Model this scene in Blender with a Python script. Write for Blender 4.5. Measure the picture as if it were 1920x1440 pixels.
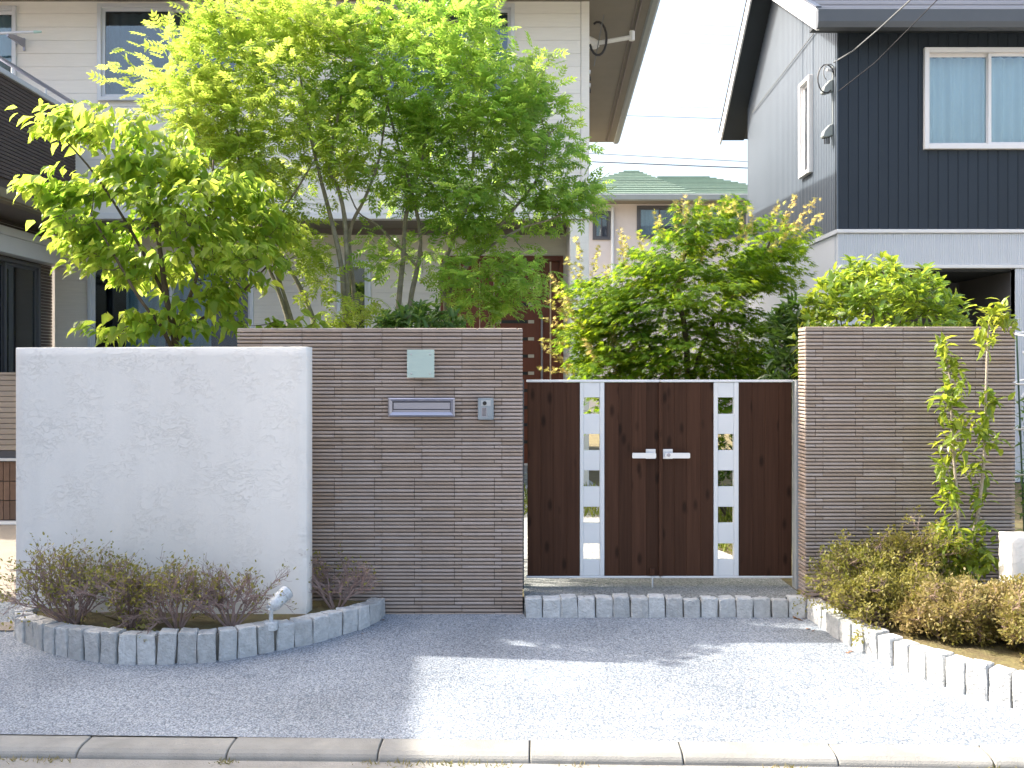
import bpy, bmesh, math, random
import numpy as np
from mathutils import Vector, Matrix, Quaternion

random.seed(7)
RNG = np.random.default_rng(11)
SC = bpy.context.scene
COL = SC.collection
for _o in list(bpy.data.objects):
    bpy.data.objects.remove(_o)

# ------------------------------------------------------------------ camera
F = 1800.0          # focal length in photo pixels (1920 wide)
CZ = 1.49           # eye height above the kerb
cam_d = bpy.data.cameras.new('camera')
cam = bpy.data.objects.new('camera', cam_d)
COL.objects.link(cam)
cam.location = (0, 0, CZ)
cam.rotation_euler = (math.radians(90), 0, 0)
cam_d.sensor_width = 36
cam_d.lens = F / 1920 * 36
cam_d.shift_y = -20 / 1920
cam_d.clip_start = 0.05
cam_d.clip_end = 3000
SC.camera = cam

# ------------------------------------------------------------------ sky, sun, exposure
SUN_TO = Vector((-1.07, 0.285, 1.0)).normalized()
W = bpy.data.worlds.new('World')
SC.world = W
W.use_nodes = True
wn = W.node_tree.nodes
wl = W.node_tree.links
sky = wn.new('ShaderNodeTexSky')
sky.sky_type = 'NISHITA'
sky.sun_disc = False
sky.sun_elevation = math.asin(SUN_TO.z)
sky.sun_rotation = math.atan2(SUN_TO.x, SUN_TO.y)
sky.air_density = 1.2
sky.dust_density = 7.5
sky.ozone_density = 1.0
bg = wn['Background']
wl.new(sky.outputs[0], bg.inputs[0])
bg.inputs[1].default_value = 0.15
sun_d = bpy.data.lights.new('sun', 'SUN')
sun_d.energy = 3.0
sun_d.angle = math.radians(0.6)
sun_d.color = (1.0, 0.93, 0.82)
sun = bpy.data.objects.new('sun', sun_d)
COL.objects.link(sun)
sun.location = (-10, 6, 12)
sun.rotation_euler = SUN_TO.to_track_quat('Z', 'Y').to_euler()
vs = SC.view_settings
vs.view_transform = 'Standard'
vs.look = 'None'
vs.exposure = 1.92
vs.gamma = 1.0
vs.use_curve_mapping = False
SC.cycles.max_bounces = 8
SC.cycles.transparent_max_bounces = 16
SC.cycles.use_denoising = True

# ------------------------------------------------------------------ helpers
def P(px, py, Y):
    """the point of the place seen at photo pixel (px,py) at distance Y"""
    return Vector(((px - 960) / F * Y, Y, CZ - (py - 700) / F * Y))

def gz(Y):
    return 0.065 * (Y - 3.9)

def G(px, py):
    """the point of the sloping forecourt seen at that pixel"""
    Y = (CZ + 0.065 * 3.9) * F / (py - 700 + 0.065 * F)
    return Vector(((px - 960) / F * Y, Y, gz(Y)))

class MB:
    def __init__(s, fn=None):
        s.v = []; s.f = []; s.fn = fn
    def add(s, verts, faces):
        o = len(s.v)
        if s.fn: verts = [s.fn(*p) for p in verts]
        s.v.extend([tuple(p) for p in verts])
        s.f.extend([tuple(i + o for i in f) for f in faces])
        return s
    def box(s, x0, x1, y0, y1, z0, z1):
        return s.add([(x0,y0,z0),(x1,y0,z0),(x1,y1,z0),(x0,y1,z0),(x0,y0,z1),(x1,y0,z1),(x1,y1,z1),(x0,y1,z1)],
                     [(0,3,2,1),(4,5,6,7),(0,1,5,4),(1,2,6,5),(2,3,7,6),(3,0,4,7)])
    def loft(s, rings, close=True, caps=True):
        n = len(rings[0]); vs_ = [p for r in rings for p in r]; fs = []
        for i in range(len(rings) - 1):
            for j in range(n if close else n - 1):
                a = i*n + j; b = i*n + (j+1) % n
                fs.append((a, b, b + n, a + n))
        if caps and close:
            fs.append(tuple(range(n-1, -1, -1))); fs.append(tuple(range((len(rings)-1)*n, len(rings)*n)))
        return s.add(vs_, fs)
    def tube(s, pts, radii, n=6, caps=True):
        pts = [Vector(p) for p in pts]
        if not hasattr(radii, '__len__'): radii = [radii]*len(pts)
        rings = []; ref = None
        for i, p in enumerate(pts):
            d = (pts[min(i+1, len(pts)-1)] - pts[max(i-1, 0)])
            if d.length < 1e-9: d = Vector((0,0,1))
            d.normalize()
            if ref is None:
                ref = d.orthogonal().normalized()
            else:
                ref = (ref - d*ref.dot(d))
                if ref.length < 1e-6: ref = d.orthogonal()
                ref.normalize()
            b = d.cross(ref)
            rings.append([p + (ref*math.cos(2*math.pi*k/n) + b*math.sin(2*math.pi*k/n))*radii[i] for k in range(n)])
        return s.loft(rings, True, caps)
    def disc(s, c, axis, r, t, n=16):
        c = Vector(c); a = Vector(axis).normalized()
        return s.tube([c, c + a*t], r, n)
    def build(s, name, mat, parent=None, smooth=False, bevel=0, seg=1, fix=True):
        me = bpy.data.meshes.new(name)
        me.from_pydata(s.v, [], s.f)
        if fix or bevel:
            bm = bmesh.new(); bm.from_mesh(me)
            bmesh.ops.recalc_face_normals(bm, faces=bm.faces)
            if bevel:
                bmesh.ops.bevel(bm, geom=[e for e in bm.edges if e.calc_face_angle(0) > 0.5], offset=bevel, segments=seg, affect='EDGES', clamp_overlap=True)
            bm.to_mesh(me); bm.free()
        return link(name, me, mat, parent, smooth)

def link(name, me, mat, parent=None, smooth=False):
    if mat is not None and not me.materials: me.materials.append(mat)
    if smooth:
        me.polygons.foreach_set('use_smooth', [True]*len(me.polygons))
    o = bpy.data.objects.new(name, me)
    COL.objects.link(o)
    if parent is not None: adopt(o, parent)
    return o

def world_loc(o):
    l = Vector(o.location)
    while o.parent is not None:
        o = o.parent; l = l + Vector(o.location) * (0 if o.get('_flat') else 1)
    return l

def adopt(o, parent):
    o.parent = parent
    q = parent; l = Vector((0,0,0))
    # every parent is either an Empty with a pure translation or a mesh left at its parent's world origin
    while q is not None:
        if q.type == 'EMPTY': l = l + Vector(q.location)
        q = q.parent
    o.matrix_parent_inverse = Matrix.Translation(-l) if parent.type == 'EMPTY' else Matrix.Identity(4)

def tag(o, label, cat, group=None):
    o['label'] = label; o['category'] = cat
    if group: o['group'] = group
    return o

def kind(o, k):
    o['kind'] = k
    return o

def thing(name, loc, label, cat, group=None):
    o = bpy.data.objects.new(name, None)
    o.empty_display_size = 0.1
    o.location = loc
    COL.objects.link(o)
    return tag(o, label, cat, group)

# ------------------------------------------------------------------ materials
def nd(nt, t, **kw):
    n = nt.nodes.new(t)
    for k, v in kw.items(): setattr(n, k, v)
    return n

def mat(name, col, rough=0.6, var=0.12, vscale=6.0, bump=0.0, bscale=60.0, metal=0.0, spec=0.4, stretch=(1,1,1), rnd=0.0, detail=6, hue=None, coords='Object', streak=0.0):
    m = bpy.data.materials.new(name); m.use_nodes = True
    nt = m.node_tree; b = nt.nodes['Principled BSDF']
    b.inputs['Roughness'].default_value = rough
    b.inputs['Metallic'].default_value = metal
    b.inputs['Specular IOR Level'].default_value = spec
    geo = nd(nt, 'ShaderNodeNewGeometry')
    mp = nd(nt, 'ShaderNodeMapping'); mp.inputs['Scale'].default_value = stretch
    nt.links.new(geo.outputs['Position'], mp.inputs[0])
    no = nd(nt, 'ShaderNodeTexNoise'); no.inputs['Scale'].default_value = vscale; no.inputs['Detail'].default_value = detail
    no.inputs['Roughness'].default_value = 0.65
    nt.links.new(mp.outputs[0], no.inputs['Vector'])
    mr = nd(nt, 'ShaderNodeMapRange'); mr.inputs[1].default_value = 0.25; mr.inputs[2].default_value = 0.75
    mr.inputs[3].default_value = 1 - var; mr.inputs[4].default_value = 1 + var
    nt.links.new(no.outputs['Fac'], mr.inputs[0])
    fac = mr.outputs[0]
    if rnd:
        oi = nd(nt, 'ShaderNodeObjectInfo')
        ad = nd(nt, 'ShaderNodeMath', operation='ADD')
        nt.links.new(oi.outputs['Random'], ad.inputs[0]); nt.links.new(geo.outputs['Random Per Island'], ad.inputs[1])
        fr = nd(nt, 'ShaderNodeMath', operation='FRACT'); nt.links.new(ad.outputs[0], fr.inputs[0])
        m2 = nd(nt, 'ShaderNodeMapRange'); m2.inputs[3].default_value = 1 - rnd; m2.inputs[4].default_value = 1 + rnd
        nt.links.new(fr.outputs[0], m2.inputs[0])
        mu = nd(nt, 'ShaderNodeMath', operation='MULTIPLY')
        nt.links.new(fac, mu.inputs[0]); nt.links.new(m2.outputs[0], mu.inputs[1]); fac = mu.outputs[0]
    if streak:
        mp2 = nd(nt, 'ShaderNodeMapping'); mp2.inputs['Scale'].default_value = (9, 9, 0.35)
        nt.links.new(geo.outputs['Position'], mp2.inputs[0])
        n3 = nd(nt, 'ShaderNodeTexNoise'); n3.inputs['Scale'].default_value = 1.0; n3.inputs['Detail'].default_value = 4
        nt.links.new(mp2.outputs[0], n3.inputs['Vector'])
        m3 = nd(nt, 'ShaderNodeMapRange'); m3.inputs[1].default_value = 0.35; m3.inputs[2].default_value = 0.7
        m3.inputs[3].default_value = 1; m3.inputs[4].default_value = 1 - streak
        nt.links.new(n3.outputs['Fac'], m3.inputs[0])
        mu = nd(nt, 'ShaderNodeMath', operation='MULTIPLY')
        nt.links.new(fac, mu.inputs[0]); nt.links.new(m3.outputs[0], mu.inputs[1]); fac = mu.outputs[0]
    c = nd(nt, 'ShaderNodeMix', data_type='RGBA', blend_type='MULTIPLY'); c.inputs[0].default_value = 1
    if hue is not None:
        hx = nd(nt, 'ShaderNodeMix', data_type='RGBA')
        hx.inputs[6].default_value = (*col, 1); hx.inputs[7].default_value = (*hue, 1)
        src = None
        if rnd: src = fr.outputs[0]
        else: src = no.outputs['Fac']
        nt.links.new(src, hx.inputs[0]); nt.links.new(hx.outputs[2], c.inputs[6])
    else:
        c.inputs[6].default_value = (*col, 1)
    nt.links.new(fac, c.inputs[7])
    nt.links.new(c.outputs[2], b.inputs['Base Color'])
    if bump:
        n2 = nd(nt, 'ShaderNodeTexNoise'); n2.inputs['Scale'].default_value = bscale; n2.inputs['Detail'].default_value = 5
        nt.links.new(mp.outputs[0], n2.inputs['Vector'])
        bp = nd(nt, 'ShaderNodeBump'); bp.inputs['Strength'].default_value = bump; bp.inputs['Distance'].default_value = 0.01
        nt.links.new(n2.outputs['Fac'], bp.inputs['Height']); nt.links.new(bp.outputs[0], b.inputs['Normal'])
    return m

def leaf_mat(name, c0, c1, t0, t1, trans=0.5, rough=0.4, spec=0.35):
    m = bpy.data.materials.new(name); m.use_nodes = True
    nt = m.node_tree; b = nt.nodes['Principled BSDF']; out = nt.nodes['Material Output']
    geo = nd(nt, 'ShaderNodeNewGeometry'); oi = nd(nt, 'ShaderNodeObjectInfo')
    ad = nd(nt, 'ShaderNodeMath', operation='ADD'); fr = nd(nt, 'ShaderNodeMath', operation='FRACT')
    nt.links.new(oi.outputs['Random'], ad.inputs[0]); nt.links.new(geo.outputs['Random Per Island'], ad.inputs[1]); nt.links.new(ad.outputs[0], fr.inputs[0])
    no = nd(nt, 'ShaderNodeTexNoise'); no.inputs['Scale'].default_value = 2.2; no.inputs['Detail'].default_value = 2
    nt.links.new(geo.outputs['Position'], no.inputs['Vector'])
    mx = nd(nt, 'ShaderNodeMath', operation='MULTIPLY_ADD'); mx.inputs[1].default_value = 0.55
    sub = nd(nt, 'ShaderNodeMapRange'); sub.inputs[1].default_value = 0.35; sub.inputs[2].default_value = 0.65; sub.inputs[3].default_value = 0; sub.inputs[4].default_value = 0.45
    nt.links.new(no.outputs['Fac'], sub.inputs[0]); nt.links.new(fr.outputs[0], mx.inputs[0]); nt.links.new(sub.outputs[0], mx.inputs[2])
    ca = nd(nt, 'ShaderNodeMix', data_type='RGBA'); ca.inputs[6].default_value = (*c0, 1); ca.inputs[7].default_value = (*c1, 1)
    cb = nd(nt, 'ShaderNodeMix', data_type='RGBA'); cb.inputs[6].default_value = (*t0, 1); cb.inputs[7].default_value = (*t1, 1)
    nt.links.new(mx.outputs[0], ca.inputs[0]); nt.links.new(mx.outputs[0], cb.inputs[0])
    nt.links.new(ca.outputs[2], b.inputs['Base Color'])
    b.inputs['Roughness'].default_value = rough; b.inputs['Specular IOR Level'].default_value = spec
    tr = nd(nt, 'ShaderNodeBsdfTranslucent'); nt.links.new(cb.outputs[2], tr.inputs[0])
    ms = nd(nt, 'ShaderNodeMixShader'); ms.inputs[0].default_value = trans
    nt.links.new(b.outputs[0], ms.inputs[1]); nt.links.new(tr.outputs[0], ms.inputs[2]); nt.links.new(ms.outputs[0], out.inputs[0])
    return m

def glass_mat(name, tint, refl=0.06):
    m = bpy.data.materials.new(name); m.use_nodes = True
    nt = m.node_tree; out = nt.nodes['Material Output']; nt.nodes.remove(nt.nodes['Principled BSDF'])
    t = nd(nt, 'ShaderNodeBsdfTransparent'); t.inputs[0].default_value = (*tint, 1)
    g = nd(nt, 'ShaderNodeBsdfGlossy'); g.inputs['Roughness'].default_value = 0.01; g.inputs[0].default_value = (0.95, 0.97, 1, 1)
    fr = nd(nt, 'ShaderNodeFresnel'); fr.inputs[0].default_value = 1.5
    ad = nd(nt, 'ShaderNodeMath', operation='ADD'); ad.inputs[1].default_value = refl
    nt.links.new(fr.outputs[0], ad.inputs[0])
    ms = nd(nt, 'ShaderNodeMixShader'); nt.links.new(ad.outputs[0], ms.inputs[0])
    nt.links.new(t.outputs[0], ms.inputs[1]); nt.links.new(g.outputs[0], ms.inputs[2]); nt.links.new(ms.outputs[0], out.inputs[0])
    return m

def gravel_mat(name, ca, cb, scale=120, bump=0.6, patch=0.1, dark=0.5):
    m = bpy.data.materials.new(name); m.use_nodes = True
    nt = m.node_tree; b = nt.nodes['Principled BSDF']; b.inputs['Roughness'].default_value = 0.75; b.inputs['Specular IOR Level'].default_value = 0.25
    geo = nd(nt, 'ShaderNodeNewGeometry')
    vo = nd(nt, 'ShaderNodeTexVoronoi'); vo.inputs['Scale'].default_value = scale; vo.inputs['Randomness'].default_value = 1
    nt.links.new(geo.outputs['Position'], vo.inputs['Vector'])
    sp = nd(nt, 'ShaderNodeSeparateColor'); nt.links.new(vo.outputs['Color'], sp.inputs[0])
    mx = nd(nt, 'ShaderNodeMix', data_type='RGBA'); mx.inputs[6].default_value = (*ca, 1); mx.inputs[7].default_value = (*cb, 1)
    nt.links.new(sp.outputs[0], mx.inputs[0])
    # dark pores between the pebbles
    mr = nd(nt, 'ShaderNodeMapRange'); mr.inputs[1].default_value = 0.45; mr.inputs[2].default_value = 0.75; mr.inputs[3].default_value = 1; mr.inputs[4].default_value = dark
    nt.links.new(vo.outputs['Distance'], mr.inputs[0])
    no = nd(nt, 'ShaderNodeTexNoise'); no.inputs['Scale'].default_value = 1.7; no.inputs['Detail'].default_value = 5
    nt.links.new(geo.outputs['Position'], no.inputs['Vector'])
    m2 = nd(nt, 'ShaderNodeMapRange'); m2.inputs[1].default_value = 0.3; m2.inputs[2].default_value = 0.7; m2.inputs[3].default_value = 1 - patch; m2.inputs[4].default_value = 1 + patch*0.6
    nt.links.new(no.outputs['Fac'], m2.inputs[0])
    mu = nd(nt, 'ShaderNodeMath', operation='MULTIPLY'); nt.links.new(mr.outputs[0], mu.inputs[0]); nt.links.new(m2.outputs[0], mu.inputs[1])
    c = nd(nt, 'ShaderNodeMix', data_type='RGBA', blend_type='MULTIPLY'); c.inputs[0].default_value = 1
    nt.links.new(mx.outputs[2], c.inputs[6]); nt.links.new(mu.outputs[0], c.inputs[7]); nt.links.new(c.outputs[2], b.inputs['Base Color'])
    bp = nd(nt, 'ShaderNodeBump'); bp.inputs['Strength'].default_value = bump; bp.inputs['Distance'].default_value = 0.004; bp.invert = True
    nt.links.new(vo.outputs['Distance'], bp.inputs['Height']); nt.links.new(bp.outputs[0], b.inputs['Normal'])
    return m

def stucco_mat():
    m = mat('white_stucco', (0.83, 0.805, 0.765), 0.85, 0.05, 2.5, 0, streak=0.05)
    nt = m.node_tree; b = nt.nodes['Principled BSDF']
    geo = nd(nt, 'ShaderNodeNewGeometry')
    mp = nd(nt, 'ShaderNodeMapping'); mp.inputs['Scale'].default_value = (1, 1, 1.9); mp.inputs['Rotation'].default_value = (0, 0.35, 0)
    nt.links.new(geo.outputs['Position'], mp.inputs[0])
    n1 = nd(nt, 'ShaderNodeTexNoise'); n1.inputs['Scale'].default_value = 17; n1.inputs['Detail'].default_value = 6; n1.inputs['Roughness'].default_value = 0.6; n1.inputs['Distortion'].default_value = 1.2
    nt.links.new(mp.outputs[0], n1.inputs['Vector'])
    # trowel ridges: thin bands where the noise crosses its middle
    a = nd(nt, 'ShaderNodeMath', operation='SUBTRACT'); a.inputs[1].default_value = 0.53; nt.links.new(n1.outputs['Fac'], a.inputs[0])
    ab = nd(nt, 'ShaderNodeMath', operation='ABSOLUTE'); nt.links.new(a.outputs[0], ab.inputs[0])
    mr = nd(nt, 'ShaderNodeMapRange'); mr.inputs[1].default_value = 0.0; mr.inputs[2].default_value = 0.03; mr.inputs[3].default_value = 1; mr.inputs[4].default_value = 0
    nt.links.new(ab.outputs[0], mr.inputs[0])
    n0 = nd(nt, 'ShaderNodeTexNoise'); n0.inputs['Scale'].default_value = 5; n0.inputs['Detail'].default_value = 2; nt.links.new(geo.outputs['Position'], n0.inputs['Vector'])
    m0 = nd(nt, 'ShaderNodeMapRange'); m0.inputs[1].default_value = 0.38; m0.inputs[2].default_value = 0.72; nt.links.new(n0.outputs['Fac'], m0.inputs[0])
    mm = nd(nt, 'ShaderNodeMath', operation='MULTIPLY'); nt.links.new(mr.outputs[0], mm.inputs[0]); nt.links.new(m0.outputs[0], mm.inputs[1])
    n2 = nd(nt, 'ShaderNodeTexNoise'); n2.inputs['Scale'].default_value = 55; n2.inputs['Detail'].default_value = 4; nt.links.new(geo.outputs['Position'], n2.inputs['Vector'])
    ad = nd(nt, 'ShaderNodeMath', operation='MULTIPLY_ADD'); ad.inputs[1].default_value = 0.35
    nt.links.new(n2.outputs['Fac'], ad.inputs[0]); nt.links.new(mm.outputs[0], ad.inputs[2])
    bp = nd(nt, 'ShaderNodeBump'); bp.inputs['Strength'].default_value = 0.55; bp.inputs['Distance'].default_value = 0.005
    nt.links.new(ad.outputs[0], bp.inputs['Height']); nt.links.new(bp.outputs[0], b.inputs['Normal'])
    return m

def wood_mat(name, ca, cb):
    """wood-print board: vertical grain, a few knots, its own tone for every board"""
    m = bpy.data.materials.new(name); m.use_nodes = True
    nt = m.node_tree; b = nt.nodes['Principled BSDF']; b.inputs['Roughness'].default_value = 0.6; b.inputs['Specular IOR Level'].default_value = 0.12
    geo = nd(nt, 'ShaderNodeNewGeometry'); oi = nd(nt, 'ShaderNodeObjectInfo')
    of = nd(nt, 'ShaderNodeVectorMath', operation='ADD'); nt.links.new(geo.outputs['Position'], of.inputs[0])
    sc = nd(nt, 'ShaderNodeMath', operation='MULTIPLY'); sc.inputs[1].default_value = 9; nt.links.new(oi.outputs['Random'], sc.inputs[0])
    cx = nd(nt, 'ShaderNodeCombineXYZ'); nt.links.new(sc.outputs[0], cx.inputs[2]); nt.links.new(sc.outputs[0], cx.inputs[1]); nt.links.new(cx.outputs[0], of.inputs[1])
    mp = nd(nt, 'ShaderNodeMapping'); mp.inputs['Scale'].default_value = (70, 70, 2.2); nt.links.new(of.outputs[0], mp.inputs[0])
    n1 = nd(nt, 'ShaderNodeTexNoise'); n1.inputs['Scale'].default_value = 1; n1.inputs['Detail'].default_value = 5; n1.inputs['Distortion'].default_value = 0.6
    nt.links.new(mp.outputs[0], n1.inputs['Vector'])
    mx = nd(nt, 'ShaderNodeMix', data_type='RGBA'); mx.inputs[6].default_value = (*ca, 1); mx.inputs[7].default_value = (*cb, 1)
    m1 = nd(nt, 'ShaderNodeMapRange'); m1.inputs[1].default_value = 0.3; m1.inputs[2].default_value = 0.7; nt.links.new(n1.outputs['Fac'], m1.inputs[0]); nt.links.new(m1.outputs[0], mx.inputs[0])
    mk = nd(nt, 'ShaderNodeMapping'); mk.inputs['Scale'].default_value = (13, 13, 5.0); nt.links.new(of.outputs[0], mk.inputs[0])
    vo = nd(nt, 'ShaderNodeTexVoronoi'); vo.inputs['Scale'].default_value = 1; nt.links.new(mk.outputs[0], vo.inputs['Vector'])
    kr = nd(nt, 'ShaderNodeMapRange'); kr.inputs[1].default_value = 0.10; kr.inputs[2].default_value = 0.24; kr.inputs[3].default_value = 0.4; kr.inputs[4].default_value = 1
    nt.links.new(vo.outputs['Distance'], kr.inputs[0])
    rr = nd(nt, 'ShaderNodeMapRange'); rr.inputs[3].default_value = 0.8; rr.inputs[4].default_value = 1.2; nt.links.new(oi.outputs['Random'], rr.inputs[0])
    mu = nd(nt, 'ShaderNodeMath', operation='MULTIPLY'); nt.links.new(kr.outputs[0], mu.inputs[0]); nt.links.new(rr.outputs[0], mu.inputs[1])
    c = nd(nt, 'ShaderNodeMix', data_type='RGBA', blend_type='MULTIPLY'); c.inputs[0].default_value = 1
    nt.links.new(mx.outputs[2], c.inputs[6]); nt.links.new(mu.outputs[0], c.inputs[7]); nt.links.new(c.outputs[2], b.inputs['Base Color'])
    return m

M = {}
M['gravel'] = gravel_mat('resin_gravel', (0.165, 0.20, 0.245), (0.385, 0.415, 0.455), 140, 0.55, 0.17, 0.55)
M['washed'] = gravel_mat('washed_aggregate', (0.16, 0.18, 0.18), (0.42, 0.43, 0.42), 150, 0.5, 0.25)
M['path'] = gravel_mat('garden_path', (0.25, 0.26, 0.27), (0.6, 0.6, 0.58), 90, 0.6, 0.15)
M['stucco'] = stucco_mat()
M['tile'] = mat('border_tile', (0.40, 0.315, 0.255), 0.62, 0.08, 14, 0.2, 160, rnd=0.17, hue=(0.345, 0.295, 0.27), streak=0.10)
M['mortar'] = mat('mortar', (0.10, 0.08, 0.068), 0.9, 0.15, 20, 0.3, 90)
M['granite'] = mat('granite', (0.47, 0.48, 0.48), 0.8, 0.22, 28, 0.9, 75, rnd=0.14, detail=10)
M['joint'] = mat('stone_joint', (0.16, 0.15, 0.13), 0.9, 0.3, 20, 0.4, 60)
M['kerb'] = mat('kerb_concrete', (0.27, 0.265, 0.245), 0.85, 0.24, 5, 0.35, 180, rnd=0.08)
M['road'] = mat('gutter_concrete', (0.27, 0.26, 0.24), 0.9, 0.22, 5, 0.45, 120)
M['drive'] = mat('drive_concrete', (0.27, 0.235, 0.195), 0.88, 0.12, 3, 0.3, 90)
M['earth'] = mat('far_ground', (0.22, 0.20, 0.16), 0.95, 0.2, 0.8)
M['soil'] = mat('planting_soil', (0.16, 0.105, 0.065), 0.95, 0.35, 12, 0.9, 60, hue=(0.10, 0.11, 0.035))
M['lawn'] = mat('lawn_soil', (0.12, 0.15, 0.04), 0.95, 0.3, 9, 0.8, 80)
M['boards'] = wood_mat('gate_board', (0.044, 0.020, 0.012), (0.064, 0.030, 0.018))
M['alu'] = mat('silver_white_aluminium', (0.66, 0.68, 0.70), 0.38, 0.03, 5, spec=0.5)
M['handle'] = mat('handle_aluminium', (0.72, 0.75, 0.80), 0.3, 0.03, 5, metal=0.5)
M['post'] = mat('grey_post', (0.42, 0.44, 0.45), 0.45, 0.05, 5)
M['steel'] = mat('brushed_steel', (0.36, 0.36, 0.42), 0.36, 0.06, 14, metal=0.75, stretch=(1, 1, 30))
M['steel_dark'] = mat('dark_gap', (0.05, 0.05, 0.06), 0.5, 0.05)
M['intercom'] = mat('intercom_shell', (0.27, 0.31, 0.35), 0.4, 0.04, 8, metal=0.35)
M['black'] = mat('black_plastic', (0.02, 0.02, 0.022), 0.35, 0.05)
M['plate'] = mat('frosted_green_glass', (0.42, 0.53, 0.50), 0.16, 0.04, 3, spec=0.6)
M['lampmetal'] = mat('weathered_silver_paint', (0.55, 0.58, 0.60), 0.45, 0.35, 55, 0.2, 80, metal=0.2, detail=8)
M['siding'] = mat('ivory_siding', (0.78, 0.755, 0.71), 0.7, 0.05, 4, 0.3, 90, stretch=(1, 1, 10), rnd=0.02)
M['siding_low'] = mat('beige_siding', (0.70, 0.65, 0.58), 0.7, 0.06, 4, 0.3, 90, stretch=(1, 1, 10), rnd=0.03)
M['siding_core'] = mat('siding_joint', (0.60, 0.57, 0.53), 0.8, 0.05)
M['white_trim'] = mat('white_trim', (0.70, 0.70, 0.70), 0.5, 0.03)
M['frame'] = mat('window_frame_silver', (0.60, 0.62, 0.65), 0.4, 0.03, metal=0.2)
M['frame_dark'] = mat('window_frame_dark', (0.10, 0.10, 0.11), 0.4, 0.04, metal=0.2)
M['frame_white'] = mat('window_frame_white', (0.74, 0.73, 0.74), 0.4, 0.03)
M['soffit'] = mat('taupe_soffit', (0.21, 0.19, 0.16), 0.75, 0.06, 3)
M['soffit_dark'] = mat('navy_soffit', (0.035, 0.042, 0.05), 0.7, 0.06, 3)
M['gutter'] = mat('grey_gutter', (0.25, 0.28, 0.28), 0.5, 0.06, 3)
M['gutter_dark'] = mat('charcoal_gutter', (0.085, 0.095, 0.11), 0.5, 0.06, 3)
M['olive'] = mat('olive_gutter', (0.20, 0.17, 0.10), 0.5, 0.06, 3)
M['dark_tile'] = mat('dark_brown_ribbed_tile', (0.085, 0.065, 0.058), 0.65, 0.1, 8, rnd=0.12)
M['beam'] = mat('taupe_beam', (0.19, 0.16, 0.15), 0.7, 0.05)
M['door'] = mat('red_brown_door', (0.15, 0.045, 0.025), 0.45, 0.15, 3, stretch=(14, 14, 1), spec=0.3)
M['cream'] = mat('cream_insert', (0.5, 0.43, 0.33), 0.5, 0.04)
M['navy'] = mat('navy_metal_board', (0.018, 0.027, 0.040), 0.5, 0.06, 2, rnd=0.06, spec=0.35)
M['navy_rib'] = mat('navy_ribbed_metal', (0.085, 0.108, 0.138), 0.42, 0.05, 2, spec=0.5)
M['grey_rib'] = mat('pale_grey_ribbed_metal', (0.55, 0.58, 0.62), 0.45, 0.04, 2)
M['roof_dark'] = mat('dark_metal_roof', (0.06, 0.065, 0.08), 0.35, 0.1, 2, spec=0.5)
M['roof_seam'] = mat('roof_seam', (0.33, 0.33, 0.36), 0.4, 0.05)
M['roof_green'] = mat('green_slate', (0.20, 0.27, 0.21), 0.7, 0.1, 5, rnd=0.1)
M['far_wall'] = mat('mauve_render', (0.60, 0.55, 0.54), 0.85, 0.05, 2)
M['roof_brown'] = mat('brown_slate_roof', (0.12, 0.10, 0.09), 0.7, 0.1, 3)
M['recess'] = mat('taupe_recess', (0.13, 0.12, 0.12), .7, .05)
M['room'] = mat('dim_room', (0.05, 0.055, 0.06), 0.9, 0.05)
M['curtain'] = mat('pale_curtain', (0.42, 0.56, 0.58), 0.9, 0.05, 3)
M['curtain_blue'] = mat('blue_white_curtain', (0.56, 0.67, 0.69), 0.9, 0.05, 3)
M['curtain_dark'] = mat('grey_blue_curtain', (0.14, 0.19, 0.22), 0.9, 0.05, 3)
M['curtain_teal'] = mat('teal_curtain', (0.10, 0.22, 0.20), 0.9, 0.05, 3)
M['glass'] = glass_mat('window_glass', (0.72, 0.80, 0.84), 0.05)
M['glass_clear'] = glass_mat('clear_glass', (0.90, 0.95, 0.97), 0.05)
M['glass_dark'] = glass_mat('tinted_glass', (0.45, 0.52, 0.56), 0.06)
M['brick'] = mat('brown_face_tile', (0.19, 0.115, 0.08), 0.7, 0.15, 12, rnd=0.2)
M['slat'] = mat('taupe_slat', (0.36, 0.30, 0.25), 0.6, 0.06, 3, rnd=0.06)
M['cable'] = mat('black_cable', (0.03, 0.03, 0.035), 0.5, 0.05)
M['cable_grey'] = mat('grey_cable', (0.16, 0.17, 0.18), 0.5, 0.05)
M['cable_far'] = mat('far_grey_cable', (0.42, 0.44, 0.47), 0.5, 0.05)
M['bark'] = mat('grey_green_bark', (0.19, 0.17, 0.125), 0.85, 0.35, 18, 0.5, 60, hue=(0.26, 0.24, 0.19))
M['bark_dark'] = mat('brown_bark', (0.10, 0.075, 0.055), 0.85, 0.3, 18, 0.5, 60)
M['bark_pale'] = mat('pale_bark', (0.34, 0.29, 0.23), 0.85, 0.25, 25, 0.5, 60)
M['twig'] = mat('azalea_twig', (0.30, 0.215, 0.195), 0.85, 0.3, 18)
M['twig_pink'] = mat('sunlit_azalea_twig', (0.36, 0.25, 0.21), 0.85, 0.3, 18)  # pinkish twig, with sunlight put into its lighter colour
M['dead'] = mat('dry_leaf', (0.22, 0.11, 0.055), 0.8, 0.3, 30, rnd=0.3)
M['weed'] = leaf_mat('gutter_weed', (0.15, 0.15, 0.04), (0.34, 0.27, 0.13), (0.2, 0.22, 0.05), (0.35, 0.3, 0.12), 0.3, 0.7)
M['grass'] = leaf_mat('grass_blade', (0.10, 0.15, 0.02), (0.24, 0.26, 0.05), (0.22, 0.3, 0.03), (0.4, 0.42, 0.06), 0.4, 0.6)
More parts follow.
